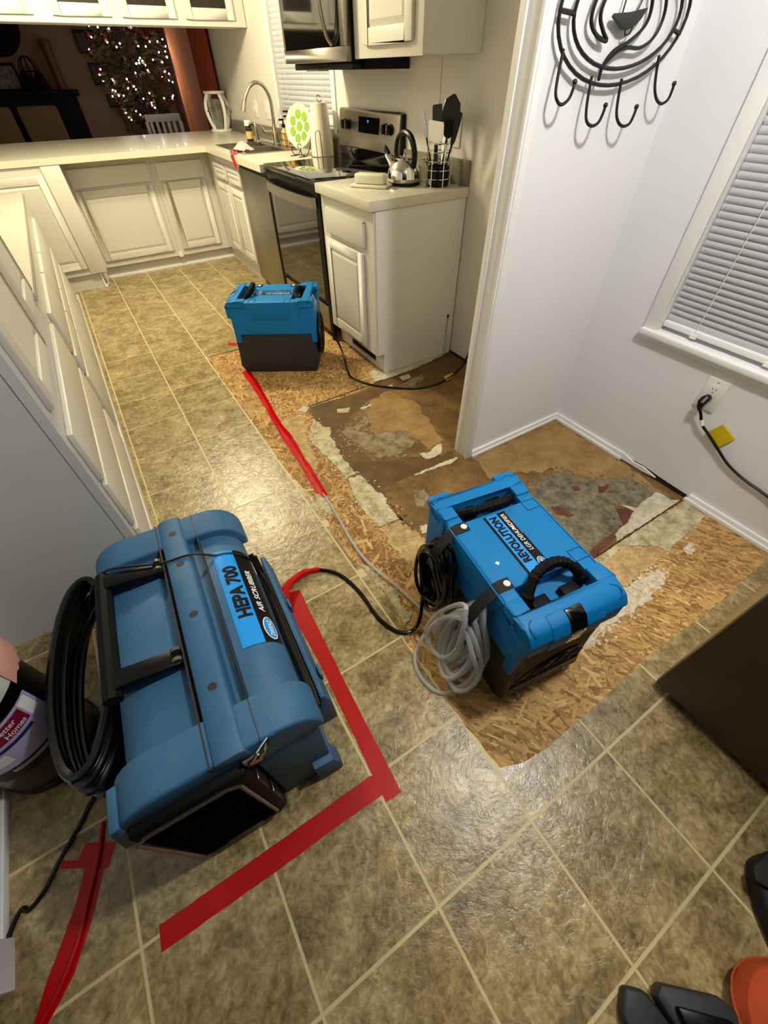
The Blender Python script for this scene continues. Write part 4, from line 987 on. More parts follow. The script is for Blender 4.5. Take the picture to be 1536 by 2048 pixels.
# ================================================================== LIVING ROOM BEYOND THE PASS-THROUGH
t = thing('fireplace_mantel', 'black fireplace mantel against the living room back wall', 'mantel', (0.2, 8.5, 0))
MB().box(-0.9, 0.90, 8.40, 8.61, 1.165, 1.222).build('shelf', M_BLACKM, t, bevel=0.008)
MB().box(-0.85, 0.86, 8.47, 8.61, 1.06, 1.1645).build('frieze', M_BLACKM, t, smooth=0)
for x0 in (0.58, -0.85): MB().box(x0, x0 + 0.28, 8.47, 8.61, SUB, 1.0595).build('leg', M_BLACKM, t, smooth=0)
MB().box(-0.57, 0.58, 8.58, 8.61, 0, 1.0595).build('firebox', M_BLACK, t, smooth=0)
for x, lb in ((0.36, 'tan armchair back before the fireplace, right of the pair'), (-0.12, 'tan armchair back before the fireplace, left of the pair')):
    t = thing('armchair', lb, 'armchair', (x, 8.05, 0), group='tan armchairs before the fireplace')
    MB().box(x - 0.21, x + 0.21, 8.02, 8.16, 0.40, 1.10).build('backrest', M_TAN, t, bevel=0.03, seg=3)
    MB().box(x - 0.21, x + 0.21, 7.62, 8.02, 0.28, 0.46).build('seat', M_TAN, t, bevel=0.03)
    for sx in (-0.17, 0.17):
        for y in (7.66, 8.10): MB().box(x + sx - 0.02, x + sx + 0.02, y - 0.02, y + 0.02, SUB, 0.28).build('leg', M_DWOOD, t, smooth=0)
t = thing('wall_clock', 'large round black-rimmed wall clock above the mantel', 'clock', (0.27, 8.60, 1.79))
MB().lathe([(0.185, 8.575), (0.20, 8.565), (0.285, 8.565), (0.295, 8.58), (0.295, 8.615)], (0.27, 0, 1.79), 32, 'Y').build('rim', M_BLACKM, t)
fc = MB().lathe([(1e-6, 8.60), (0.20, 8.60)], (0.27, 0, 1.79), 32, 'Y').build('face', M_TAN, t, smooth=0)
for a in range(12):
    an = a * math.pi / 6; p = Vector((0.27 + 0.15 * math.sin(an), 8.597, 1.79 + 0.15 * math.cos(an))); d = Vector((math.sin(an), 0, math.cos(an)))
    MB().tube([p - d * .02, p + d * .025], 0.006, 5).build('hour_mark', M_BLACKM, fc)
b = MB(); b.tube([(0.27, 8.595, 1.79), (0.36, 8.595, 1.72)], 0.006, 5); b.tube([(0.27, 8.595, 1.79), (0.24, 8.595, 1.66)], 0.005, 5); b.build('hands', M_BLACKM, t)
t = thing('picture_frame', 'framed family photo standing on the mantel under the clock', 'picture', (0.16, 8.50, 1.222))
MB().box(0.0, 0.33, 8.515, 8.535, 1.2225, 1.45).build('frame', M_BLACKM, t, bevel=0.004)
MB().box(0.02, 0.31, 8.512, 8.516, 1.24, 1.425).build('photo', M_PHOTO, t, smooth=0)
t = thing('wire_basket', 'black wire lantern basket on the mantel beside the photo', 'basket', (0.46, 8.50, 1.222))
b = MB(); cx, cy, cz = 0.47, 8.50, 1.36
for k in range(4):
    a = k * math.pi / 4
    b.tube([(cx + 0.10 * math.sin(u) * math.cos(a), cy + 0.08 * math.sin(u) * math.sin(a), cz + 0.145 * math.cos(u)) for u in [i * math.pi / 8 for i in range(16)]], 0.006, 5, closed=True)
b.tube([(cx + 0.10 * math.cos(u), cy + 0.08 * math.sin(u), cz + 0.02) for u in [i * math.pi / 8 for i in range(16)]], 0.006, 5, closed=True)
b.build('wire_globe', M_BLACKM, t)
MB().prism([(0.32, 1.2225), (0.62, 1.2225), (0.585, 1.36), (0.52, 1.38), (0.47, 1.30), (0.42, 1.38), (0.35, 1.36)], 8.47, 8.53, 'XZ').build('holder', M_BLACKM, t, bevel=0.004)
t = thing('candlestick', 'tall bronze candlestick at the right end of the mantel', 'candlestick', (0.745, 8.50, 1.222))
MB().lathe([(0.06, 1.2225), (0.062, 1.235), (0.05, 1.25), (0.045, 1.30), (0.052, 1.38), (0.048, 1.50), (0.055, 1.58), (0.07, 1.615), (0.075, 1.63), (0.03, 1.634)], (0.745, 8.50, 0), 14).build('turned_column', M_GOLD, t)
MB().lathe([(0.03, 1.634), (0.03, 1.64)], (0.745, 8.50, 0), 12).build('candle_cup', M_GOLD, t)
for (x0, x1, z0, z1, lb) in ((1.10, 1.33, 1.52, 1.72, 'framed print highest on the wall left of the tree'), (1.14, 1.36, 1.25, 1.45, 'small dark framed print in the middle left of the tree'), (1.22, 1.45, 1.04, 1.17, 'small dark framed print lowest left of the tree')):
    t = thing('wall_picture', lb, 'picture', ((x0 + x1) / 2, 8.60, z0), group='dark prints on the living room wall')
    MB().box(x0, x1, 8.595, 8.618, z0, z1).build('frame', M_FRAME, t, bevel=0.003)
    MB().box(x0 + 0.025, x1 - 0.025, 8.592, 8.596, z0 + 0.025, z1 - 0.025).build('print', M_ART, t, smooth=0)
# christmas tree
t = thing('lighted_tree', 'dark leafy indoor tree strung with white lights in the living room corner', 'tree', (1.59, 8.05, 0))
rr = random.Random(21)
b = MB()
def crown(z):
    return max(0.03, 0.42 * math.sqrt(max(0, 1 - ((z - 1.53) / 0.70) ** 2)))
for k in range(2300):
    z = rr.uniform(0.85, 2.2); a = rr.uniform(0, 6.283); r = crown(z) * math.sqrt(rr.uniform(0.25, 1.0)); p = Vector((1.59 + r * math.cos(a), 8.05 + r * math.sin(a), z))
    d = Vector((math.cos(a), math.sin(a), rr.uniform(-0.7, 0.3))).normalized() * rr.uniform(0.06, 0.13); s = d.cross(Vector((rr.uniform(-1, 1), rr.uniform(-1, 1), 1))).normalized() * rr.uniform(0.012, 0.024)
    b.add([p - d * .4, p + s, p + d * .6, p - s], [(0, 1, 2, 3)])
b.build('foliage', M_FOL, t, smooth=0, kind='stuff')
MB().tube([(1.59, 8.05, 0.02), (1.59, 8.05, 2.3)], [0.035, 0.008], 8).build('trunk', M_DWOOD, t)
b = MB(); b.lathe([(0.16, SUB + 0.001), (0.12, 0.06), (0.04, 0.08)], (1.59, 8.05, 0), 16); b.build('tree_stand', M_DWOOD, t)
def surf(z, a, k=1.03): r = crown(z) * k; return (1.59 + r * math.cos(a), 8.05 + r * math.sin(a), z)
bul = None
for k in range(78):
    z = rr.uniform(0.90, 1.80); a = rr.uniform(R(165), R(350)); p = Vector(surf(z, a))
    if bul is None:
        bul = MB().ball((0, 0, 0), 0.0075, 6).build('light_bulb', M_BULB, t, world=False); bul.location = p - Vector((1.59, 8.05, 0)); bm0 = bul.data
    else:
        o = bpy.data.objects.new('light_bulb', bm0); COL.objects.link(o); o.parent = t; o.location = p - Vector((1.59, 8.05, 0))
orn = None
for k in range(22):
    z = rr.uniform(0.85, 1.78); a = rr.uniform(R(150), R(345)); p = Vector(surf(z, a, 1.0)) - Vector((1.59, 8.05, 0))
    if orn is None:
        orn = MB().ball((0, 0, 0), 0.035, 10).build('ornament', M_RIBBON, t, world=False); orn.location = p
    else:
        o = bpy.data.objects.new('ornament', orn.data); COL.objects.link(o); o.parent = t; o.location = p
# dining chair
t = thing('dining_chair', 'white wooden dining chair back before the lighted tree', 'chair', (1.58, 7.2, 0))
MB().box(1.385, 1.785, 7.18, 7.205, 0.955, 1.02).build('top_rail', M_WHITEP, t, bevel=0.006)
MB().box(1.40, 1.77, 7.182, 7.204, 0.62, 0.66).build('lower_rail', M_WHITEP, t, bevel=0.004)
for x in (1.44, 1.505, 1.57, 1.635, 1.70): MB().box(x - 0.016, x + 0.016, 7.185, 7.20, 0.66, 0.956).build('slat', M_WHITEP, t, bevel=0.003)
for x in (1.392, 1.778):
    MB().box(x - 0.018, x + 0.018, 7.175, 7.21, SUB, 0.956).build('leg', M_WHITEP, t, bevel=0.004)
    MB().box(x - 0.018, x + 0.018, 6.79, 6.825, SUB, 0.44).build('leg', M_WHITEP, t, bevel=0.004)
MB().box(1.37, 1.80, 6.78, 7.174, 0.44, 0.475).build('seat', M_WHITEP, t, bevel=0.008)
# lamp-like sconce behind the chair
t = thing('candle_holder', 'pale round candle holder low on the wall left of the chair', 'candle holder', (1.36, 8.55, 0.9))
MB().lathe([(0.02, 0.80), (0.03, 0.93), (0.055, 0.97), (0.05, 1.02), (0.02, 1.04)], (1.37, 8.54, 0), 14).build('cup', M_TAN, t)
MB().box(1.34, 1.40, 8.54, 8.618, 0.80, 0.84).build('wall_bracket', M_DWOOD, t, smooth=0)
# curtains on the window wall
def curtain(name, label, y0, y1, m, x=2.05, waves=7, amp=0.018, z0=0.02, z1=2.3, flare=0.0):
    n = waves * 8; b = MB(); vs = []
    for i in range(n + 1):
        u = i / n
        for (z, k) in ((z1, 0.7), (1.2, 1.0), (z0, 1.2)):
            yy = y0 + (y1 - y0) * u + flare * (z1 - z) * (0.5 - u)
            vs.append((x + amp * k * math.sin(u * waves * 2 * math.pi), yy, z))
    b.add(vs, [(i * 3 + j, i * 3 + j + 1, (i + 1) * 3 + j + 1, (i + 1) * 3 + j) for i in range(n) for j in range(2)])
    o = b.build(name, m, smooth=80); return tag(o, label, 'curtain')
curtain('curtain', 'rust brown patterned drape nearest the pass-through wall', 6.25, 6.88, M_CURT, 2.035, 5, 0.022)
curtain('curtain', 'pinkish sheer curtain between brown drape and peach panel', 6.90, 7.46, M_SHEER, 2.05, 9, 0.012)
curtain('curtain', 'lit peach curtain panel beside the lighted tree', 7.47, 7.95, M_PEACH, 2.05, 4, 0.018)

# ================================================================== DEHUMIDIFIERS
def boolean_cut(o, cutters):
    for c in cutters:
        md = o.modifiers.new('cut', 'BOOLEAN'); md.operation = 'DIFFERENCE'; md.solver = 'EXACT'; md.object = c
    dg = bpy.context.evaluated_depsgraph_get()
    me = bpy.data.meshes.new_from_object(o.evaluated_get(dg))
    o.modifiers.clear(); old = o.data; o.data = me
    for c in cutters: bpy.data.objects.remove(c, do_unlink=True)
    me.set_sharp_from_angle(angle=R(30))
def cutter(x0, x1, y0, y1, z0, z1, bv=0.006):
    return MB().box(x0, x1, y0, y1, z0, z1).build('cutter', M_BLUED, None, bevel=bv)
def make_dehumidifier():
    t = thing('dehumidifier', '', 'dehumidifier', (0, 0, 0)); K = dict(parent=t, world=False)
    prof = [(-.268, .345), (-.268, .408), (-.250, .432), (-.225, .438), (.232, .438), (.252, .420), (.252, .195), (.220, .195), (.220, .247), (-.214, .247), (-.214, .195), (-.250, .195), (-.250, .345)]
    sh = MB().prism(prof, -.150, .150, 'XZ').build('upper_shell', M_BLUE, bevel=0.011, seg=3, **K)
    boolean_cut(sh, [cutter(-.197, -.122, -.104, .104, .400, .47), cutter(.122, .193, -.104, .104, .400, .47), cutter(.231, .30, -.082, .082, .352, .47, 0.004)])
    # raised end saddles framing the handle pockets
    for nm, x0, x1, px0, px1 in (('near', -.270, -.148, -.197, -.122), ('far', .148, .231, .122, .193)):
        b = MB()
        if nm == 'near': b.prism([(-.197, .404), (-.197, .445), (-.230, .445), (-.253, .436), (-.268, .414), (-.271, .404)], -.153, .153, 'XZ')
        else: b.box(px1, x1, -.153, .153, .404, .445)
        xa, xb = (px0, x1) if nm == 'near' else (x0, px1)
        b.box(xa, xb, .104, .153, .404, .445); b.box(xa, xb, -.153, -.104, .404, .445)
        if nm == 'far':
            b.box(.231, .256, .082, .153, .404, .445); b.box(.231, .256, -.153, -.082, .404, .445)
        b.build('end_saddle', M_BLUE, bevel=0.006, **K)
    b = MB(); b.prism([(-.2735, .350), (-.2735, .410), (-.2545, .4385), (-.230, .4475), (-.219, .4475), (-.219, .43), (-.255, .40), (-.255, .350)], -.076, .088, 'XZ'); b.build('front_lip_panel', M_BLUE, bevel=0.004, **K)
    b = MB()
    for cx, cy, a0, a1 in ((-.238, .118, 0.2, 2.6), (-.238, -.118, 3.7, 6.0), (.215, .122, -0.4, 1.2), (.215, -.122, 4.9, 6.6)):
        MB().tube([(cx + .022 * math.cos(a0 + (a1 - a0) * k / 8), cy + .022 * math.sin(a0 + (a1 - a0) * k / 8), .4455) for k in range(9)], 0.0016, 5).build('moulded_arc', M_BLUED, **K)
    for x in (-.103, .104): MB().tube([(x - .018, -.148, .4385), (x - .018, -.100, .4385), (x + .018, -.100, .4385), (x + .018, -.148, .4385)], 0.0016, 5).build('moulded_mark', M_BLUED, **K)
    b = MB(); b.prism([(-.2755, .352), (-.2757, .411), (-.2558, .4405), (-.231, .4495), (-.225, .4495), (-.225, .44), (-.26, .40), (-.26, .352)], -.016, .036, 'XZ'); lt = b.build('latch', M_BLACKG, bevel=0.003, **K)
    for y in (-.008, .030): MB().lathe([(.005, -.2778), (.005, -.2752), (.003, -.2750)], (0, y, .400), 8, 'X').build('screw', M_CHROME, lt, world=False)
    for sg in (1, -1):
        MB().prism([(-.152, .436), (-.118, .338), (.098, .338), (.130, .436)], sg * .149, sg * .1535, 'XZ').build('side_embossing', M_BLUE, bevel=0.002, **K)
        MB().prism([(.146, .415), (.150, .362), (.170, .362), (.176, .415)], sg * .149, sg * .1535, 'XZ').build('side_tab', M_BLUE, bevel=0.002, **K)
    # handles with ribbed grips
    for nm, pts in (('a', [(-.160, .088, .412), (-.152, .080, .440), (-.128, .050, .468), (-.116, 0.0, .478), (-.124, -.048, .468), (-.152, -.080, .440), (-.162, -.088, .412)]),
                    ('b', [(.170, .092, .412), (.160, .084, .434), (.146, .052, .446), (.140, 0.0, .450), (.142, -.048, .446), (.156, -.080, .434), (.166, -.088, .412)])):
        P = smooth_path(pts, 7); n = len(P)
        rs = [0.0135 + (0.0022 if (n * 0.3 < i < n * 0.72 and i % 2) else 0.0) + (0.004 if (i < n * 0.16 or i > n * 0.84) else 0) for i in range(n)]
        h = MB().tube(P, rs, 9).build('handle', M_BLACKM, smooth=25, **K)
        sx = -.176 if nm == 'a' else .170
        for y in (.055, -.040):
            k = MB().box(sx - .017, sx + .017, y - .026, y + .026, .401, .424).build('bracket', M_BLACKM, h, bevel=0.004, world=False)
    # label with lettering
    lb = MB().box(-.118, .113, -.033, .043, .4378, .4386).build('label', M_STBLACK, smooth=0, **K)
    MB().box(-.118, .113, -.003, .035, .4386, .4389).build('blue_band', M_STBLUE, lb, smooth=0, world=False)
    text('REVOLUTION', frame_mtx((-.070, .003, .4392), (1, 0, 0), (0, 1, 0)), .027, .174, M_STBLACK, 'lettering', lb, bold=.05, world=False)
    text('LGR DEHUMIDIFIER', frame_mtx((-.040, -.024, .4391), (1, 0, 0), (0, 1, 0)), .013, .145, M_WHITE, 'lettering', lb, shear=.2, bold=.006, world=False)
    MB().box(.02, .108, -.0315, -.0305, .4386, .4389).build('print_line', M_GREYP, lb, smooth=0, world=False)
    MB().lathe([(1e-6, .4390), (.019, .4390)], (-.085, -.018, 0), 24, sx=1.0, sy=.62).build('logo_oval', M_WHITE, lb, smooth=0, world=False)
    MB().lathe([(1e-6, .4392), (.0165, .4392)], (-.085, -.018, 0), 24, sx=1.0, sy=.55).build('logo_centre', M_STBLUE, lb, smooth=0, world=False)
    text('DRIEAZ', frame_mtx((-.085, -.018, .4394), (1, 0, 0), (0, 1, 0)), .008, .026, M_WHITE, 'lettering', lb, shear=.25, bold=.01, world=False, center=True)
    # dark base
    bp = [(-.250, .2465), (.236, .2465), (.244, .05), (.222, .0), (-.236, .0), (-.266, .045), (-.258, .10)]
    MB().prism(bp, -.143, .143, 'XZ').build('lower_base', M_CHARCOAL, bevel=0.008, **K)
    for sg in (1, -1): MB().prism([(-.122, .142), (.080, .142), (.116, .012), (-.122, .012)], sg * .1425, sg * .1465, 'XZ').build('base_recess_panel', M_CHARCOAL, bevel=0.002, **K)
    # intake grille with wire guard at the lip end
    gr = MB().box(-.2525, -.2495, -.126, .126, .110, .342).build('intake_grille', M_GRILLE, smooth=0, **K)
    b = MB()
    for k in range(24): b.box(-.2535, -.2525, -.126, .126, .115 + k * .0096, .1165 + k * .0096)
    b.build('grille_fins', M_GRILLE, gr, smooth=0, world=False)
    b = MB()
    for r0, r1, dx in ((.115, .118, .006), (.075, .078, .010)):
        b.tube([(-.2535 - dx - (.02 if r0 > .1 else 0) * math.sin(a) * 0.5, r0 * math.cos(a), .125 + r1 * 1.25 * math.sin(a)) for a in [k * math.pi / 14 for k in range(15)]], 0.0028, 6)
    for y in (-.04, 0, .04): b.tube([(-.262, y, .126), (-.268, y * 1.3 - .02, .22)], 0.0028, 6)
    b.build('wire_guard', M_IRON, **K)
    MB().box(-.264, -.252, -.125, .125, .080, .108).build('drip_bar', M_BLACK, bevel=0.003, **K)
    for y in (.034, -.075): MB().lathe([(.006, -.269), (.006, -.262)], (0, y, .075), 8, 'X').build('screw', M_CHROME, **K)
    # outlet end: control panel and round fan grille
    pn = MB().add([(.2335, -.080, .355), (.2335, .080, .355), (.250, .080, .355), (.250, -.080, .355), (.2335, -.080, .425), (.2335, .080, .425)], [(0, 1, 5, 4), (3, 4, 5, 2), (0, 3, 2, 1), (0, 4, 3), (1, 2, 5)]).build('control_panel', M_BLACKG, smooth=0, **K)
    MB().add([(.2412, -.030, .398), (.2412, .020, .398), (.2478, .020, .370), (.2478, -.030, .370)], [(0, 1, 2, 3)]).build('screen', M_GREYP, pn, smooth=0, world=False)
    fg = MB().lathe([(.122, .2525), (.128, .262), (.120, .266), (.112, .262), (.112, .2535), (1e-6, .2535)], (0, 0, .195), 28, 'X').build('fan_outlet', M_BLACK, **K)
    b = MB()
    for r in (.03, .055, .08, .103): b.tube([(.2640, r * math.cos(a), .195 + r * math.sin(a)) for a in [k * math.pi / 12 for k in range(24)]], 0.002, 5, closed=True)
    for k in range(6): b.tube([(.2635, .03 * math.cos(k * math.pi / 3), .195 + .03 * math.sin(k * math.pi / 3)), (.2635, .116 * math.cos(k * math.pi / 3), .195 + .116 * math.sin(k * math.pi / 3))], 0.0025, 5)
    b.build('fan_guard', M_IRON, fg, world=False)
    # straps over the long edge
    for x in (.107, -.105):
        b = MB(); pts = [(x, .100, .4392), (x, .135, .4395), (x, .152, .432), (x - .002, .185, .395), (x - .004, .215, .345), (x - .004, .214, .30), (x - .002, .152, .26)]
        strip(b, pts, [(.017, 0, 0)] * len(pts)); vs = list(b.v); n = len(vs)
        b.v += [v + Vector((0, .0005, .0022)) for v in vs]; b.f += [tuple(i + n for i in f) for f in b.f]
        for i in range(len(pts) - 1):
            b.f += [(2 * i, 2 * i + 2, n + 2 * i + 2, n + 2 * i), (2 * i + 1, 2 * i + 3, n + 2 * i + 3, n + 2 * i + 1)]
        b.f += [(0, 1, n + 1, n)]
        st = b.build('strap', M_NYLON, smooth=40, **K)
        MB().lathe([(.0095, .4405), (.0095, .4432), (.006, .4448), (.003, .4436), (1e-6, .4436)], (x, .113, 0), 14).build('rivet', M_WHITEP, st, world=False)
    return t
def loops(b, n, c, a, h, r, seed, spread=.03, start=0.0, flat=0.0, lean=0.0, pinch=0.0):
    rr = random.Random(seed)
    for i in range(n):
        ca = a * rr.uniform(.82, 1.08); ch = h * rr.uniform(.85, 1.1); dy = spread * (i / max(1, n - 1)) + rr.uniform(-.004, .004); ox = rr.uniform(-.012, .012); oz = rr.uniform(-.012, .012)
        ph = rr.uniform(0, 6.28)
        pts = []
        for k in range(26):
            u = 2 * math.pi * k / 26
            yb = c[1] + dy + .010 * math.sin(u * 2 + ph) + max(0, -math.sin(u)) * lean * rr.uniform(.95, 1.05)
            pts.append((c[0] + ox + ca * math.cos(u) * (1 + .12 * math.sin(u) - pinch * math.sin(u)) + (math.sin(ph) * .03 * (1 - math.sin(u)) if pinch else 0), yb, c[2] + oz + ch * math.sin(u)))
        b.tube(pts, r, 7, closed=True)
dh = make_dehumidifier()
dh['label'] = 'bright blue dehumidifier with coiled cord and clear hose on the bare subfloor'
dh['group'] = 'blue dehumidifiers'
# dehumidifier by the range: a copy of thing, parts and sub-parts (without the coils)
dh2 = copy_tree(dh)
dh2['label'] = 'blue dehumidifier with dark grey base standing before the range'
dh2.location = (1.063, 2.695, SUB); dh2.rotation_euler = (0, 0, R(-32))
dh.location = (0.922, 0.502, SUB); dh.rotation_euler = (0, 0, R(81.5))
MB().prism(jag([(-.048, .098), (-.038, .104), (-.034, .096), (-.042, .090)], .002, .004, 3), .4382, .4395, 'XY').build('paint_fleck', M_WHITE, dh, smooth=0, world=False)
b = MB(); loops(b, 12, (.100, .165, .235), .072, .140, .0062, 3, .056); b.build('coiled_cord', M_RUBBER, dh, world=False)
b = MB(); loops(b, 12, (-.100, .168, .205), .060, .148, .0070, 8, .062, lean=.05, pinch=.55)
b.tube(smooth_path([(-.10, .22, .32), (-.16, .225, .26), (-.205, .21, .16), (-.20, .205, .09)], 6), .0075, 8)
b.build('coiled_clear_hose', M_HOSE, dh, world=False)

# ================================================================== AIR SCRUBBER
HX, HY = 0.070, 0.728
hp = thing('air_scrubber', 'large dusty blue air scrubber box with black handle and filter end on the tiles', 'air scrubber', (HX, HY, 0), R(-3.2))
K = dict(parent=hp, world=False)
def capshape(x, top, r, zb, n=7):
    out = [(-x, zb)]
    for k in range(n + 1): a = math.pi - k * math.pi / 2 / n; out.append((-x + r + r * math.cos(a), top - r + r * math.sin(a)))
    for k in range(n + 1): a = math.pi / 2 - k * math.pi / 2 / n; out.append((x - r + r * math.cos(a), top - r + r * math.sin(a)))
    return out + [(x, zb)]
MB().prism(capshape(.180, .470, .080, .05), -.300, .305, 'XZ').build('housing', M_BLUEH, bevel=0.006, **K)
for nm, y0, y1 in (('near', -.335, -.245), ('far', .232, .322)):
    MB().prism(capshape(.198, .494, .094, .392), y0, y1, 'XZ').build('end_bumper', M_BLUEH, bevel=0.010, seg=3, **K)
b = MB(); b.prism([(-.012, .465), (-.006, .4985), (.010, .503), (.040, .503), (.050, .4985), (.056, .465)], -.338, .325, 'XZ')
rg = b.build('centre_ridge', M_BLUEH, bevel=0.004, **K)
for y in (.262, .150, -.010, -.195): MB().lathe([(.0085, .5032), (.0085, .5036), (1e-6, .5036)], (.026, y, 0), 14, sx=1.15).build('bolt_hole', M_CHARCOAL, rg, world=False)
b = MB(); b.box(-.0165, -.013, -.336, .323, .470, .4946); b.box(.0785, .0803, -.336, .323, .468, .4942); b.box(.0785, .0803, -.244, .239, .469, .4706)
b.build('seam_line', M_CHARCOAL, smooth=0, **K)
MB().box(-.165, -.035, -.085, .160, .4702, .476).build('handle_bed', M_BLUEH, bevel=0.004, **K)
# lower base, skirts, corner foot
MB().box(-.188, .188, -.312, .315, .0, .10).build('base_tray', M_BLUEH, bevel=0.008, **K)
for sg, y0 in ((1, -.215), (-1, -.30)):
    b = MB(); b.prism([(sg * .176, .0), (sg * .243, .0), (sg * .240, .120), (sg * .226, .205), (sg * .212, .205), (sg * .205, .130), (sg * .176, .130)], y0, .318, 'XZ')
    sk = b.build('side_skirt', M_BLUEH, bevel=0.004, **K)
    for y in (.12, -.13): MB().box(sg * .2395 - .004, sg * .2395 + .004, y - .018, y + .018, .14, .178).build('skirt_clip', M_BLUEH, sk, bevel=0.003, world=False)
b = MB(); b.prism([(.130, 0), (.202, 0), (.202, .06), (.185, .125), (.130, .135)], -.345, -.300, 'XZ'); b.build('corner_foot', M_BLUEH, bevel=0.006, **K)
b = MB(); b.prism([(-.224, .335), (-.188, .335), (-.180, .46), (-.1985, .455)], -.337, -.262, 'XZ'); b.build('corner_flap', M_BLUEH, bevel=0.004, **K)
MB().prism([(.040, .02), (.180, .02), (.186, .39), (.040, .39)], -.326, -.3005, 'XZ').build('end_cover', M_BLUEH, bevel=0.006, **K)
b = MB()
for i, (x, z) in enumerate(((.196, .222), (.200, .240), (.192, .255))): b.tube([(x - .004, .262, z + .05), (x, .22, z), (x, -.20, z), (x - .003, -.244, z + .01)], .0082, 8)
b.build('side_cords', M_RUBBER, **K)
# filter housing on the near end
fh = MB().box(-.180, .036, -.358, -.305, .020, .440).build('filter_housing', M_BLACKM, bevel=0.012, seg=3, **K)
b = MB(); x0, x1, z0, z1, y = -.176, .010, .030, .425, -.3605
b.tube([(x0 + .02, y, z0), (x1 - .02, y, z0), (x1, y, z0 + .02), (x1, y, z1 - .02), (x1 - .02, y, z1), (x0 + .02, y, z1), (x0, y, z1 - .02), (x0, y, z0 + .02)], .0042, 6, closed=True)
b.build('filter_rim', M_STEELD, fh, world=False)
MB().box(x0 + .008, x1 - .008, -.3595, -.3575, z0 + .008, z1 - .008).build('filter_mesh', M_MESH, fh, smooth=0, world=False)
b = MB()
for k in range(1, 10): b.box(x0 + .008 + k * .0172, x0 + .010 + k * .0172, -.3612, -.3594, z0 + .012, z1 - .012)
for k in range(1, 20): b.box(x0 + .010, x1 - .010, -.3612, -.3594, z0 + .012 + k * .0190, z0 + .014 + k * .0190)
b.build('grid_bars', M_MESH, fh, smooth=0, world=False)
b = MB()
for z in (.15, .30): b.box(.012, .037, -.352, -.318, z - .05, z + .05)
b.build('frame_slots', M_CANSTEEL, fh, bevel=0.002, world=False)
MB().box(-.12, -.03, -.3625, -.3595, .012, .05).build('lower_plate', M_CANSTEEL, fh, smooth=0, world=False)
# draw latch
lt = MB().box(.034, .066, -.3460, -.336, .424, .462).build('draw_latch', M_NICKEL, bevel=0.002, **K)
b = MB(); b.tube(smooth_path([(.060, -.347, .45), (.072, -.350, .468), (.084, -.348, .486), (.094, -.340, .498)], 4), .003, 6); b.tube(smooth_path([(.042, -.347, .45), (.054, -.351, .470), (.070, -.349, .492), (.094, -.339, .502)], 4), .003, 6)
b.build('latch_wire', M_CHROME, lt, world=False)
MB().prism([(.012, .42), (.085, .42), (.105, .492), (.10, .5), (.02, .455)], -.3372, -.334, 'XZ').build('latch_recess', M_BLUED, smooth=0, **K)  # flat plate, the recess shade is put into its darker blue
# carrying handle lying on the left half
hd = MB().tube([(-.150, .205, .497), (-.152, .05, .502), (-.154, -.125, .497)], .0185, 10).build('carry_handle', M_BLACKM, **K)
for y in (.172, -.092):
    b = MB(); b.prism([(-.172, .480), (-.165, .510), (-.130, .518), (-.060, .506), (-.022, .500), (-.016, .484), (-.040, .477), (-.13, .477)], y - .020, y + .020, 'XZ')
    MBo = b.build('handle_arm', M_BLACK, hd, bevel=0.004, world=False)
    b = MB()
    for dy in (-.012, .012): b.lathe([(.011, y + dy - .004), (.011, y + dy + .004)], (-.026, 0, .502), 12, 'Y')
    b.build('hinge_knuckle', M_STEELD, hd, world=False)
# wrapped label on the right shoulder
def hmap(u, s, off=.0012):
    r = .080
    if s < 0: x, z, nx, nz = .10 + s, .470, 0, 1
    elif s < r * math.pi / 2: a = s / r; x, z, nx, nz = .10 + r * math.sin(a), .39 + r * math.cos(a), math.sin(a), math.cos(a)
    else: x, z, nx, nz = .18, .39 - (s - r * math.pi / 2), 1, 0
    return Vector((x + nx * off, u, z + nz * off))
def wrap(name, u0, u1, s0, s1, off, m, parent):
    n = 12; b = MB(); vs = []
    for i in range(n + 1):
        s = s0 + (s1 - s0) * i / n; vs += [hmap(u0, s, off), hmap(u1, s, off)]
    b.add(vs, [(2 * i, 2 * i + 1, 2 * i + 3, 2 * i + 2) for i in range(n)])
    return b.build(name, m, parent, smooth=60, world=False)
lb = wrap('label', -.130, .172, .002, .112, .0010, M_STBLACK, hp)
wrap('blue_band', -.130, .172, -.002, .050, .0016, M_STBLUE, lb)
def htext(body, u, s, h, length, m, **k):
    return text(body, Matrix.Translation((u, -s, 0)), h, length, m, 'lettering', lb, fn=lambda p: hmap(p.x, -p.y, .0026), world=False, **k)
htext('HEPA 700', -.052, .045, .036, .165, M_STBLACK, bold=.045)
htext('AIR SCRUBBER', -.042, .080, .017, .138, M_WHITE, shear=.15, bold=.02)
def hoval(name, uc, sc, ru, rs, off, m):
    n = 24; vs = [hmap(uc, sc, off)] + [hmap(uc + ru * math.cos(2 * math.pi * k / n), sc + rs * math.sin(2 * math.pi * k / n), off) for k in range(n)]
    MB().add(vs, [(0, 1 + k, 1 + (k + 1) % n) for k in range(n)]).build(name, m, lb, smooth=60, world=False)
hoval('logo_oval', -.090, .078, .033, .020, .0018, M_WHITE); hoval('logo_centre', -.090, .078, .030, .017, .0022, M_STBLUE)
text('DRIEAZ', Matrix.Translation((-.090, -.078, 0)), .014, .046, M_WHITE, 'lettering', lb, shear=.2, bold=.015, fn=lambda p: hmap(p.x, -p.y, .0027), world=False, center=True)
# thin elastic cord tied across the top
MB().tube(smooth_path([(-.245, .235, .36), (-.195, .225, .455), (-.13, .205, .518), (-.02, .175, .5055), (.055, .165, .5055), (.105, .160, .4745), (.150, .158, .455), (.186, .150, .40), (.200, .13, .262)], 6), .0030, 6).build('tie_cord', M_IRON, **K)

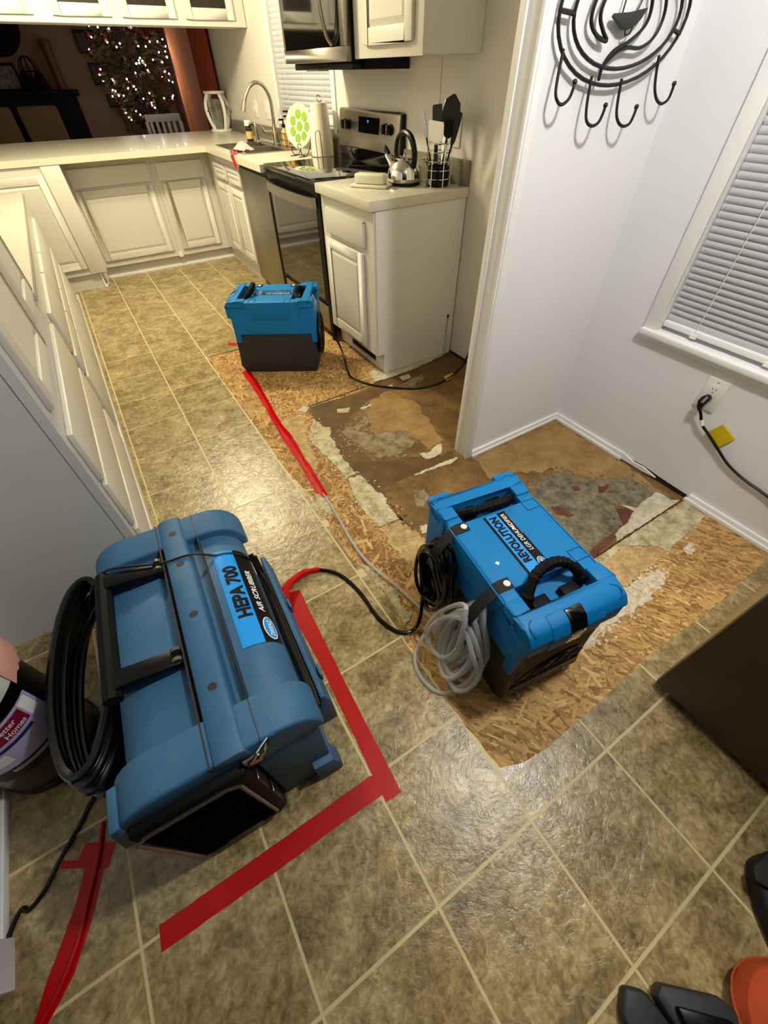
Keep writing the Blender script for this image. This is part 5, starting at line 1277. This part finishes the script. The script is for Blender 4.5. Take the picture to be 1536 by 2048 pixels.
# coil of heavy black hose hung against the left side
b = MB(); rr = random.Random(4)
for i in range(6):
    z0 = .372 - i * .026; sx = .068 + rr.uniform(-.006, .004); sy = .285 + rr.uniform(-.010, .010)
    b.tube([(-.190 + sx * math.cos(a) - .018 * math.sin(a) * -1, .835 + sy * math.sin(a) + rr.uniform(-.002, .002), z0 - .02 * math.sin(a)) for a in [k * math.pi / 20 for k in range(40)]], .0105, 8, closed=True)
tag(b.build('cord_coil', M_RUBBER), 'thick coil of glossy black cord between trash can and air scrubber', 'cord coil')

# ================================================================== CORDS, HOSES, TAPE ON THE FLOOR
def floor_tube(name, label, cat, pts, r, m, n=6):
    return tag(MB().tube(smooth_path(pts, n), r, 8).build(name, m), label, cat)
r1 = .0068
floor_tube('power_cord', 'black power cord curving over the tiles from the near dehumidifier to the air scrubber', 'cord',
    [(0.335, 0.975, .03), (0.376, 1.008, .022), (0.433, 1.026, .010), (0.491, 1.011, r1), (0.546, 0.948, r1), (0.573, 0.837, r1), (0.576, 0.714, r1), (0.599, 0.640, r1), (0.632, 0.608, r1 + .001), (0.672, 0.608, .010), (0.700, 0.625, .04), (0.722, 0.650, .10), (0.735, 0.655, .16)], r1, M_RUBBER)
tag(MB().tube(smooth_path([(0.318, 0.945, .034), (0.340, 0.985, .030), (0.376, 1.010, .024), (0.433, 1.027, .014), (0.488, 1.013, .0095)], 6), [.017] * 12 + [.014] * 8 + [.010] * 5, 8).build('red_tape', M_TAPED), 'red tape wrapped around the cord end beside the air scrubber', 'tape')
def tape(label, poly, m, z=0.0008, curl=0.0, amp=0.0008):
    return tag(MB().prism(jag(poly, amp, .02, len(label)), 0.0003, z, 'XY').build('red_tape', m, smooth=0), label, 'tape')
tape('long straight red tape strip on the tiles right of the air scrubber', [(0.318, 0.955), (0.350, 0.985), (0.386, 0.975), (0.376, 0.78), (0.366, 0.543), (0.356, 0.235), (0.308, 0.237), (0.310, 0.313), (0.325, 0.675)], M_TAPE)
tape('straight red tape strip across the tiles in front of the air scrubber', [(-0.262, 0.322), (-0.248, 0.321), (0.034, 0.315), (0.304, 0.313), (0.322, 0.300), (0.309, 0.257), (0.179, 0.262), (0.013, 0.264), (-0.267, 0.274)], M_TAPE, z=.0014)
tape('shadowed red tape trailing over a cord at the bottom left corner', [(-0.392, 0.579), (-0.325, 0.541), (-0.347, 0.495), (-0.359, 0.498), (-0.387, 0.431), (-0.411, 0.387), (-0.437, 0.344), (-0.467, 0.315), (-0.53, 0.26), (-0.56, 0.28), (-0.516, 0.311), (-0.485, 0.371), (-0.457, 0.413), (-0.422, 0.469), (-0.399, 0.526), (-0.451, 0.557), (-0.444, 0.571), (-0.411, 0.552)], M_TAPE)
tape('dark red tape patch on the tiles under the near left skirt', [(-0.335, 0.66), (-0.27, 0.64), (-0.23, 0.57), (-0.30, 0.57)], M_TAPE)
floor_tube('tape_covered_cord', 'thin cord under the trailing red tape at the bottom left', 'cord', [(-0.345, 0.60, .006), (-0.365, 0.53, .006), (-0.395, 0.46, .006), (-0.425, 0.39, .006), (-0.47, 0.33, .006), (-0.54, 0.27, .006)], .005, M_TAPE)
floor_tube('power_cord', 'black cord curving over the tiles below the trash can to the left edge', 'cord', [(-0.70, 0.34, .006), (-0.62, 0.38, .006), (-0.540, 0.515, .006), (-0.515, 0.512, .006), (-0.482, 0.532, .006), (-0.447, 0.575, .006), (-0.398, 0.626, .006), (-0.345, 0.68, .006), (-0.24, 0.70, .006)], .0055, M_RUBBER)
L4 = [(0.76, 2.712), (0.739, 2.309), (0.706, 1.962), (0.700, 1.737), (0.683, 1.519), (0.680, 1.37)]; R4 = [(0.798, 2.702), (0.789, 2.475), (0.748, 2.055), (0.744, 1.856), (0.735, 1.725), (0.708, 1.376)]
b = MB(); vs = []
LL = smooth_path([(x, y, 0) for x, y in L4], 5); RR = smooth_path([(x, y, 0) for x, y in R4], 5); rr = random.Random(2)
for p, q in zip(LL, RR):
    m_ = (p + q) / 2; h = .0085 + rr.uniform(-.003, .003); p = p + (p - q) * (.12 + rr.uniform(-.08, .08)); q = q + (q - p) * (.12 + rr.uniform(-.08, .08))
    vs += [(p.x, p.y, SUB + .0018), (p.lerp(q, .25).x, p.lerp(q, .25).y, SUB + .006), (m_.x, m_.y, SUB + h + .004), (p.lerp(q, .75).x, p.lerp(q, .75).y, SUB + .006), (q.x, q.y, SUB + .0018)]
b.add(vs, [(5 * i + j, 5 * i + j + 1, 5 * i + 6 + j, 5 * i + 5 + j) for i in range(len(LL) - 1) for j in range(4)])
tag(b.build('red_tape', M_TAPED, smooth=40), 'long glossy red tape over a hose on the bare board before the far dehumidifier', 'tape')
tag(MB().prism([(0.796, 3.150), (0.815, 3.185), (0.865, 3.149), (0.849, 3.108)], 0.0003, .001, 'XY').build('red_tape', M_TAPE, smooth=0), 'tiny red tape piece left of the far dehumidifier', 'tape')
hz = SUB + .0075
floor_tube('drain_hose', 'thin clear drain hose on the board from the red tape to the hose coil', 'hose', [(0.694, 1.39, hz), (0.688, 1.27, hz), (0.672, 1.116, hz), (0.664, 0.974, .012), (0.680, 0.874, .012), (0.705, 0.776, .012), (0.722, 0.674, .012), (0.735, 0.60, .014), (0.745, 0.55, .03)], .0058, M_HOSE)
floor_tube('drain_hose', 'clear hose loop lying by the vinyl edge below the near dehumidifier', 'hose', [(0.765, 0.53, .035), (0.72, 0.565, .025), (0.672, 0.566, .012), (0.607, 0.526, .009), (0.582, 0.465, .008), (0.595, 0.397, .008), (0.635, 0.366, .008), (0.690, 0.362, .010), (0.735, 0.385, .02), (0.755, 0.41, .05)], .0062, M_HOSE)
floor_tube('power_cord', 'black power cord from the far dehumidifier toward the partition wall', 'cord', [(1.315, 2.52, .20), (1.350, 2.50, .17), (1.372, 2.46, .09), (1.365, 2.40, .02), (1.340, 2.32, hz), (1.326, 2.241, hz), (1.379, 2.11, hz), (1.488, 1.989, hz), (1.618, 1.904, hz), (1.778, 1.885, hz), (1.95, 1.92, .03), (2.03, 1.95, .09), (2.07, 1.965, .13)], .0068, M_RUBBER)
b = MB(); b.prism([(1.821, 1.915), (1.880, 1.928), (1.868, 1.830), (1.795, 1.828)], SUB + .0006, SUB + .0016, 'XY'); b.prism([(1.800, 1.870), (1.888, 1.895), (1.893, 1.930), (1.815, 1.920)], hz + .0070, hz + .0078, 'XY')
tag(b.build('yellow_tape', M_YTAPE, smooth=0), 'yellow tape flag on the black cord near the partition', 'tape')

# ================================================================== TRASH CAN
tx, ty, tr = -0.445, 0.885, 0.128
t = thing('trash_can', 'round dark steel trash can with pink and white liner at the left edge', 'trash can', (tx, ty, 0))
MB().lathe([(tr - .004, 0.0), (tr, 0.004), (tr, .022), (tr - .006, .026)], (tx, ty, 0), 32).build('base_ring', M_BLACK, t)
MB().lathe([(tr - .008, .026), (tr - .004, .035), (tr - .003, .15)], (tx, ty, 0), 40).build('lower_body', M_CANSTEEL, t)
MB().lathe([(tr - .003, .1505), (tr - .002, .44), (tr - .012, .44), (tr - .012, .035)], (tx, ty, 0), 40).build('body', M_BLACK, t)
MB().lathe([(tr - .001, .43), (tr + .004, .435), (tr + .004, .455), (tr - .006, .458), (tr - .012, .45)], (tx, ty, 0), 40).build('rim', M_BLACK, t)
MB().lathe([(tr - .013, .05), (1e-6, .05)], (tx, ty, 0), 24).build('inner_floor', M_BLACK, t)
rr = random.Random(6); b = MB(); n = 44; vs = []
for k in range(n):
    a = 2 * math.pi * k / n; d = rr.uniform(-.004, .006)
    for r, z in ((tr - .045, .34), (tr - .022, .43), (tr - .004, .462), (tr + .006 + d * .5, .456), (tr + .008 + d, .40 + d * 3)): vs.append((tx + r * math.cos(a), ty + r * math.sin(a), z + d * .5))
b.add(vs, [(k * 5 + j, k * 5 + j + 1, ((k + 1) % n) * 5 + j + 1, ((k + 1) % n) * 5 + j) for k in range(n) for j in range(4)])
b.build('white_liner', M_BAG, t, smooth=60)
b = MB(); vs = []; ks = range(0, 26)
for i, k in enumerate(ks):
    a = R(-20) + R(115) * k / 25; d = rr.uniform(-.002, .003)
    for r, z in ((tr - .004, .464), (tr + .006 + d, .470), (tr + .014 + d, .462), (tr + .016 + d, .405 + d * 4)): vs.append((tx + r * math.cos(a), ty + r * math.sin(a), z + d))
b.add(vs, [(i * 4 + j, i * 4 + j + 1, i * 4 + 5 + j, i * 4 + 4 + j) for i in range(25) for j in range(3)])
b.build('pink_liner', M_PINK, t, smooth=60)
def can_pt(a, z, off): return Vector((tx + (tr - .002 + off) * math.cos(R(a)), ty + (tr - .002 + off) * math.sin(R(a)), z))
def can_patch(name, pts, off, m, parent):
    # polygon in (angle, z) laid onto the can
    n = 10; b = MB(); (a0, z0, a1, z1, sk) = pts; vs = []
    for i in range(n + 1):
        u = i / n; a = a0 + (a1 - a0) * u; vs += [can_pt(a, z0 + sk * u, off), can_pt(a, z1 + sk * u, off)]
    b.add(vs, [(2 * i, 2 * i + 2, 2 * i + 3, 2 * i + 1) for i in range(n)])
    return b.build(name, m, parent, smooth=60)
lb = can_patch('product_label', (-105, .150, -18, .355, 0), .0008, M_LAV, t)
can_patch('cranberry_band', (-105, .295, -36, .345, 0), .0014, M_CRAN, lb)
can_patch('navy_arc', (-80, .272, -40, .284, 0), .0014, M_NAVY, lb)
can_patch('white_field', (-34, .29, -22, .35, 0), .0014, M_WHITE, lb)
can_patch('grey_box', (-100, .225, -75, .262, 0), .0014, M_WHITEP, lb)
can_patch('dark_band', (-105, .150, -18, .200, 0), .0014, M_FRAME, lb)
can_patch('pale_strip', (-88, .178, -34, .192, 0), .0018, M_GREYP, lb)
def ctext(body, a, z, h, length, m):
    text(body, Matrix.Identity(4), h, length, m, 'lettering', lb, bold=.01, shear=.15, fn=lambda p: can_pt(a + math.degrees(p.x / tr), z + p.y, .0024))
ctext('Better', -66, .323, .017, .046, M_WHITE); ctext('Homes', -62, .300, .017, .050, M_WHITE)

# ================================================================== WALL RACK, OUTLET, TAPE ON THE RIGHT
YR = 1.217
t = thing('wall_hook_rack', 'black wrought iron oval wall rack with four hooks on the partition', 'wall rack', (1.73, 1.233, 1.5))
def ell(cx, cz, a, h, n=40): return [(cx + a * math.cos(2 * math.pi * k / n), YR, cz + h * math.sin(2 * math.pi * k / n)) for k in range(n)]
MB().tube(ell(1.727, 1.436, .271, .134), .0048, 7, closed=True).build('outer_ring', M_IRON, t)
MB().tube(ell(1.736, 1.436, .225, .101), .0048, 7, closed=True).build('inner_ring', M_IRON, t)
b = MB()
for (x0, z0, x1, z1) in ((1.458, 1.436, 1.512, 1.432), (1.955, 1.412, 1.993, 1.404), (1.66, 1.567, 1.67, 1.533), (1.80, 1.566, 1.80, 1.533)): MB().tube([(x0, YR, z0), (x1, YR, z1)], .0052, 6).build('brace', M_IRON, t)
for (x, z) in ((1.50, 1.505), (1.955, 1.505), (1.66, 1.306), (1.80, 1.307)):
    MB().tube([(x, YR, z), (x, 1.2348, z)], .004, 6).build('wall_standoff', M_IRON, t)
b = MB()
b.tube(smooth_path([(1.63, YR, 1.515), (1.592, YR, 1.475), (1.578, YR, 1.435), (1.591, YR, 1.411), (1.626, YR, 1.394), (1.664, YR, 1.388), (1.640, YR, 1.404), (1.614, YR, 1.429), (1.618, YR, 1.46), (1.66, YR, 1.52)], 5), .005, 6)
b.tube(smooth_path([(1.673, YR, 1.312), (1.675, YR, 1.341), (1.703, YR, 1.368), (1.764, YR, 1.388), (1.811, YR, 1.415), (1.820, YR, 1.445), (1.80, YR, 1.485), (1.76, YR, 1.535)], 5), .0048, 6)
b.tube(smooth_path([(1.675, YR, 1.341), (1.722, YR, 1.368), (1.764, YR, 1.376), (1.821, YR, 1.376), (1.867, YR, 1.394), (1.886, YR, 1.426), (1.876, YR, 1.465), (1.83, YR, 1.52)], 5), .0045, 6)
b.build('scroll_work', M_IRON, t)
MB().prism([(1.662, 1.430), (1.668, 1.436), (1.735, 1.440), (1.801, 1.449), (1.785, 1.430), (1.765, 1.416), (1.735, 1.408), (1.712, 1.409)], YR - .004, YR + .004, 'XZ').build('boat_plate', M_NYLONG, t, bevel=.001)
b = MB(); b.tube([(1.70, YR, 1.438), (1.705, YR, 1.52)], .0022, 5); b.tube([(1.76, YR, 1.442), (1.80, YR, 1.52)], .0022, 5); b.tube([(1.73, YR, 1.41), (1.735, YR, 1.398), (1.755, YR, 1.402), (1.760, YR, 1.416)], .0022, 5)
b.build('rigging_wire', M_IRON, t)
for P in ([(1.496, 1.372), (1.485, 1.311), (1.483, 1.284), (1.500, 1.269), (1.521, 1.279), (1.529, 1.299), (1.532, 1.312)], [(1.637, 1.322), (1.632, 1.267), (1.636, 1.232), (1.656, 1.219), (1.678, 1.226), (1.687, 1.248), (1.691, 1.262)],
          [(1.775, 1.315), (1.777, 1.254), (1.785, 1.226), (1.807, 1.212), (1.833, 1.217), (1.841, 1.24), (1.844, 1.254)], [(1.922, 1.362), (1.931, 1.304), (1.946, 1.272), (1.972, 1.257), (1.996, 1.266), (1.999, 1.289), (2.001, 1.301)]):
    n = len(P); pts = [(x, YR - .002 - .034 * math.sin(math.pi * min(1, i / (n - 1)) * .62), z) for i, (x, z) in enumerate(P)]
    b = MB().tube(smooth_path(pts, 5), .0042, 7); b.ball(pts[-1], .0066, 8); b.build('hook', M_IRON, t)
# outlet with plugged cord
t = thing('wall_outlet', 'white wall outlet plate with a plugged black cord under the dinette window', 'outlet', (2.078, 0.615, 0.458))
MB().box(2.0725, 2.0795, .575, .655, .396, .522).build('cover_plate', M_WHITEP, t, bevel=.002)
MB().box(2.0705, 2.0726, .598, .632, .428, .500).build('receptacle', M_WHITEP, t, bevel=.001)
b = MB()
for y in (.608, .620): b.box(2.0698, 2.0706, y - .001, y + .001, .478, .488)
b.lathe([(.0022, 2.0698), (.0022, 2.0706)], (0, .614, .470), 8, 'X'); b.build('slots', M_BLACK, t, smooth=0)
MB().lathe([(.003, 2.0712), (.003, 2.0724)], (0, .615, .511), 8, 'X').build('plate_screw', M_GREYP, t)
pc = thing('power_cord', 'black plug and cord hanging down the wall from the outlet to the right', 'cord', (2.05, .615, .44))
b = MB(); b.tube([(2.070, .618, .444), (2.050, .618, .445), (2.040, .619, .436), (2.042, .617, .415), (2.047, .612, .40)], [.015, .016, .0155, .0105, .007], 10); b.build('plug', M_BLACK, pc)
MB().tube(smooth_path([(2.046, .613, .403), (2.052, .600, .383), (2.056, .578, .348), (2.060, .540, .322), (2.064, .482, .284), (2.066, .421, .246), (2.068, .347, .221), (2.068, .234, .203), (2.06, .13, .17), (2.05, .02, .10), (2.04, -.08, .012), (1.95, -.2 + .11, .008)], 5), .0055, 8).build('cable', M_RUBBER, pc)
MB().tube([(2.0545, .588, .364), (2.0568, .574, .343)], .0066, 8).build('white_tag', M_WHITEP, pc)
b = MB().add([(2.0695, .550, .318), (2.0695, .519, .376), (2.0695, .455, .344), (2.0695, .486, .279), (2.0755, .550, .318), (2.0755, .519, .376), (2.0755, .455, .344), (2.0755, .486, .279)], [(0, 1, 2, 3), (7, 6, 5, 4), (0, 4, 5, 1), (1, 5, 6, 2), (2, 6, 7, 3), (3, 7, 4, 0)])
tag(b.build('yellow_tape', M_YTAPE, smooth=0), 'yellow tape square holding the cord on the right wall', 'tape')

# ================================================================== GEAR AT THE BOTTOM RIGHT
t = thing('tool_bag', 'black fabric tool bag at the right edge of the bottom corner', 'bag', (1.0, -0.48, 0))
MB().prism([(0.958, -0.355), (0.915, -0.40), (0.885, -0.445), (0.95, -0.62), (1.14, -0.56), (1.10, -0.37), (1.0, -0.335)], 0.0, .055, 'XY').build('bag_body', M_NYLON, t, bevel=.015, seg=3)
MB().prism([(0.965, -0.335), (0.945, -0.35), (1.00, -0.46), (1.10, -0.40), (1.08, -0.345)], .0555, .066, 'XY').build('top_flap', M_NYLON, t, bevel=.003)
t = thing('orange_pouch', 'rounded orange fabric pouch beside the black bag', 'pouch', (0.80, -0.50, 0))
MB().lathe([(.05, 0.0), (.088, .012), (.102, .045), (.095, .082), (.06, .112), (1e-6, .122)], (0.782, -0.515, 0), 24, sx=1.0, sy=1.05).build('pouch_body', M_ORANGE, t)
MB().tube([(0.782 + .1015 * math.cos(a), -0.515 + .1065 * math.sin(a), .046 + .01 * math.sin(3 * a)) for a in [k * math.pi / 14 for k in range(28)]], .003, 6, closed=True).build('seam_piping', M_ORANGE, t)
t = thing('floor_brush', 'black floor brush head with bristles along the bottom edge', 'brush', (0.66, -0.42, 0))
MB().prism([(0.598, -0.338), (0.622, -0.332), (0.705, -0.405), (0.730, -0.47), (0.66, -0.50), (0.59, -0.42)], .012, .055, 'XY').build('brush_block', M_NYLONG, t, bevel=.008)
MB().prism([(0.615, -0.36), (0.69, -0.43), (0.67, -0.47), (0.60, -0.40)], .0555, .075, 'XY').build('grip', M_BLACK, t, bevel=.006)
vs, fs = [], []; rr = random.Random(12)
for k in range(420):
    u = rr.random(); p = Vector((0.60, -0.35, .03)).lerp(Vector((0.72, -0.47, .03)), u) + Vector((rr.uniform(-.01, .01), rr.uniform(-.035, .0), 0)); q = p + Vector((rr.uniform(-.012, .016), rr.uniform(-.012, .012), -.0295)); n0 = len(vs)
    vs += [p, p + Vector((.0012, .0012, 0)), q + Vector((.0012, .0012, 0)), q]; fs.append((n0, n0 + 1, n0 + 2, n0 + 3))
MB().add(vs, fs).build('bristles', M_BLACKM, t, smooth=0, kind='stuff')
t = thing('rubber_block', 'dusty black rubber block at the bottom edge left of the brush', 'block', (0.545, -0.36, 0))
MB().prism([(0.522, -0.322), (0.560, -0.300), (0.590, -0.325), (0.60, -0.40), (0.52, -0.42), (0.505, -0.36)], 0.0, .035, 'XY').build('block', M_NYLONG, t, bevel=.008, seg=3)
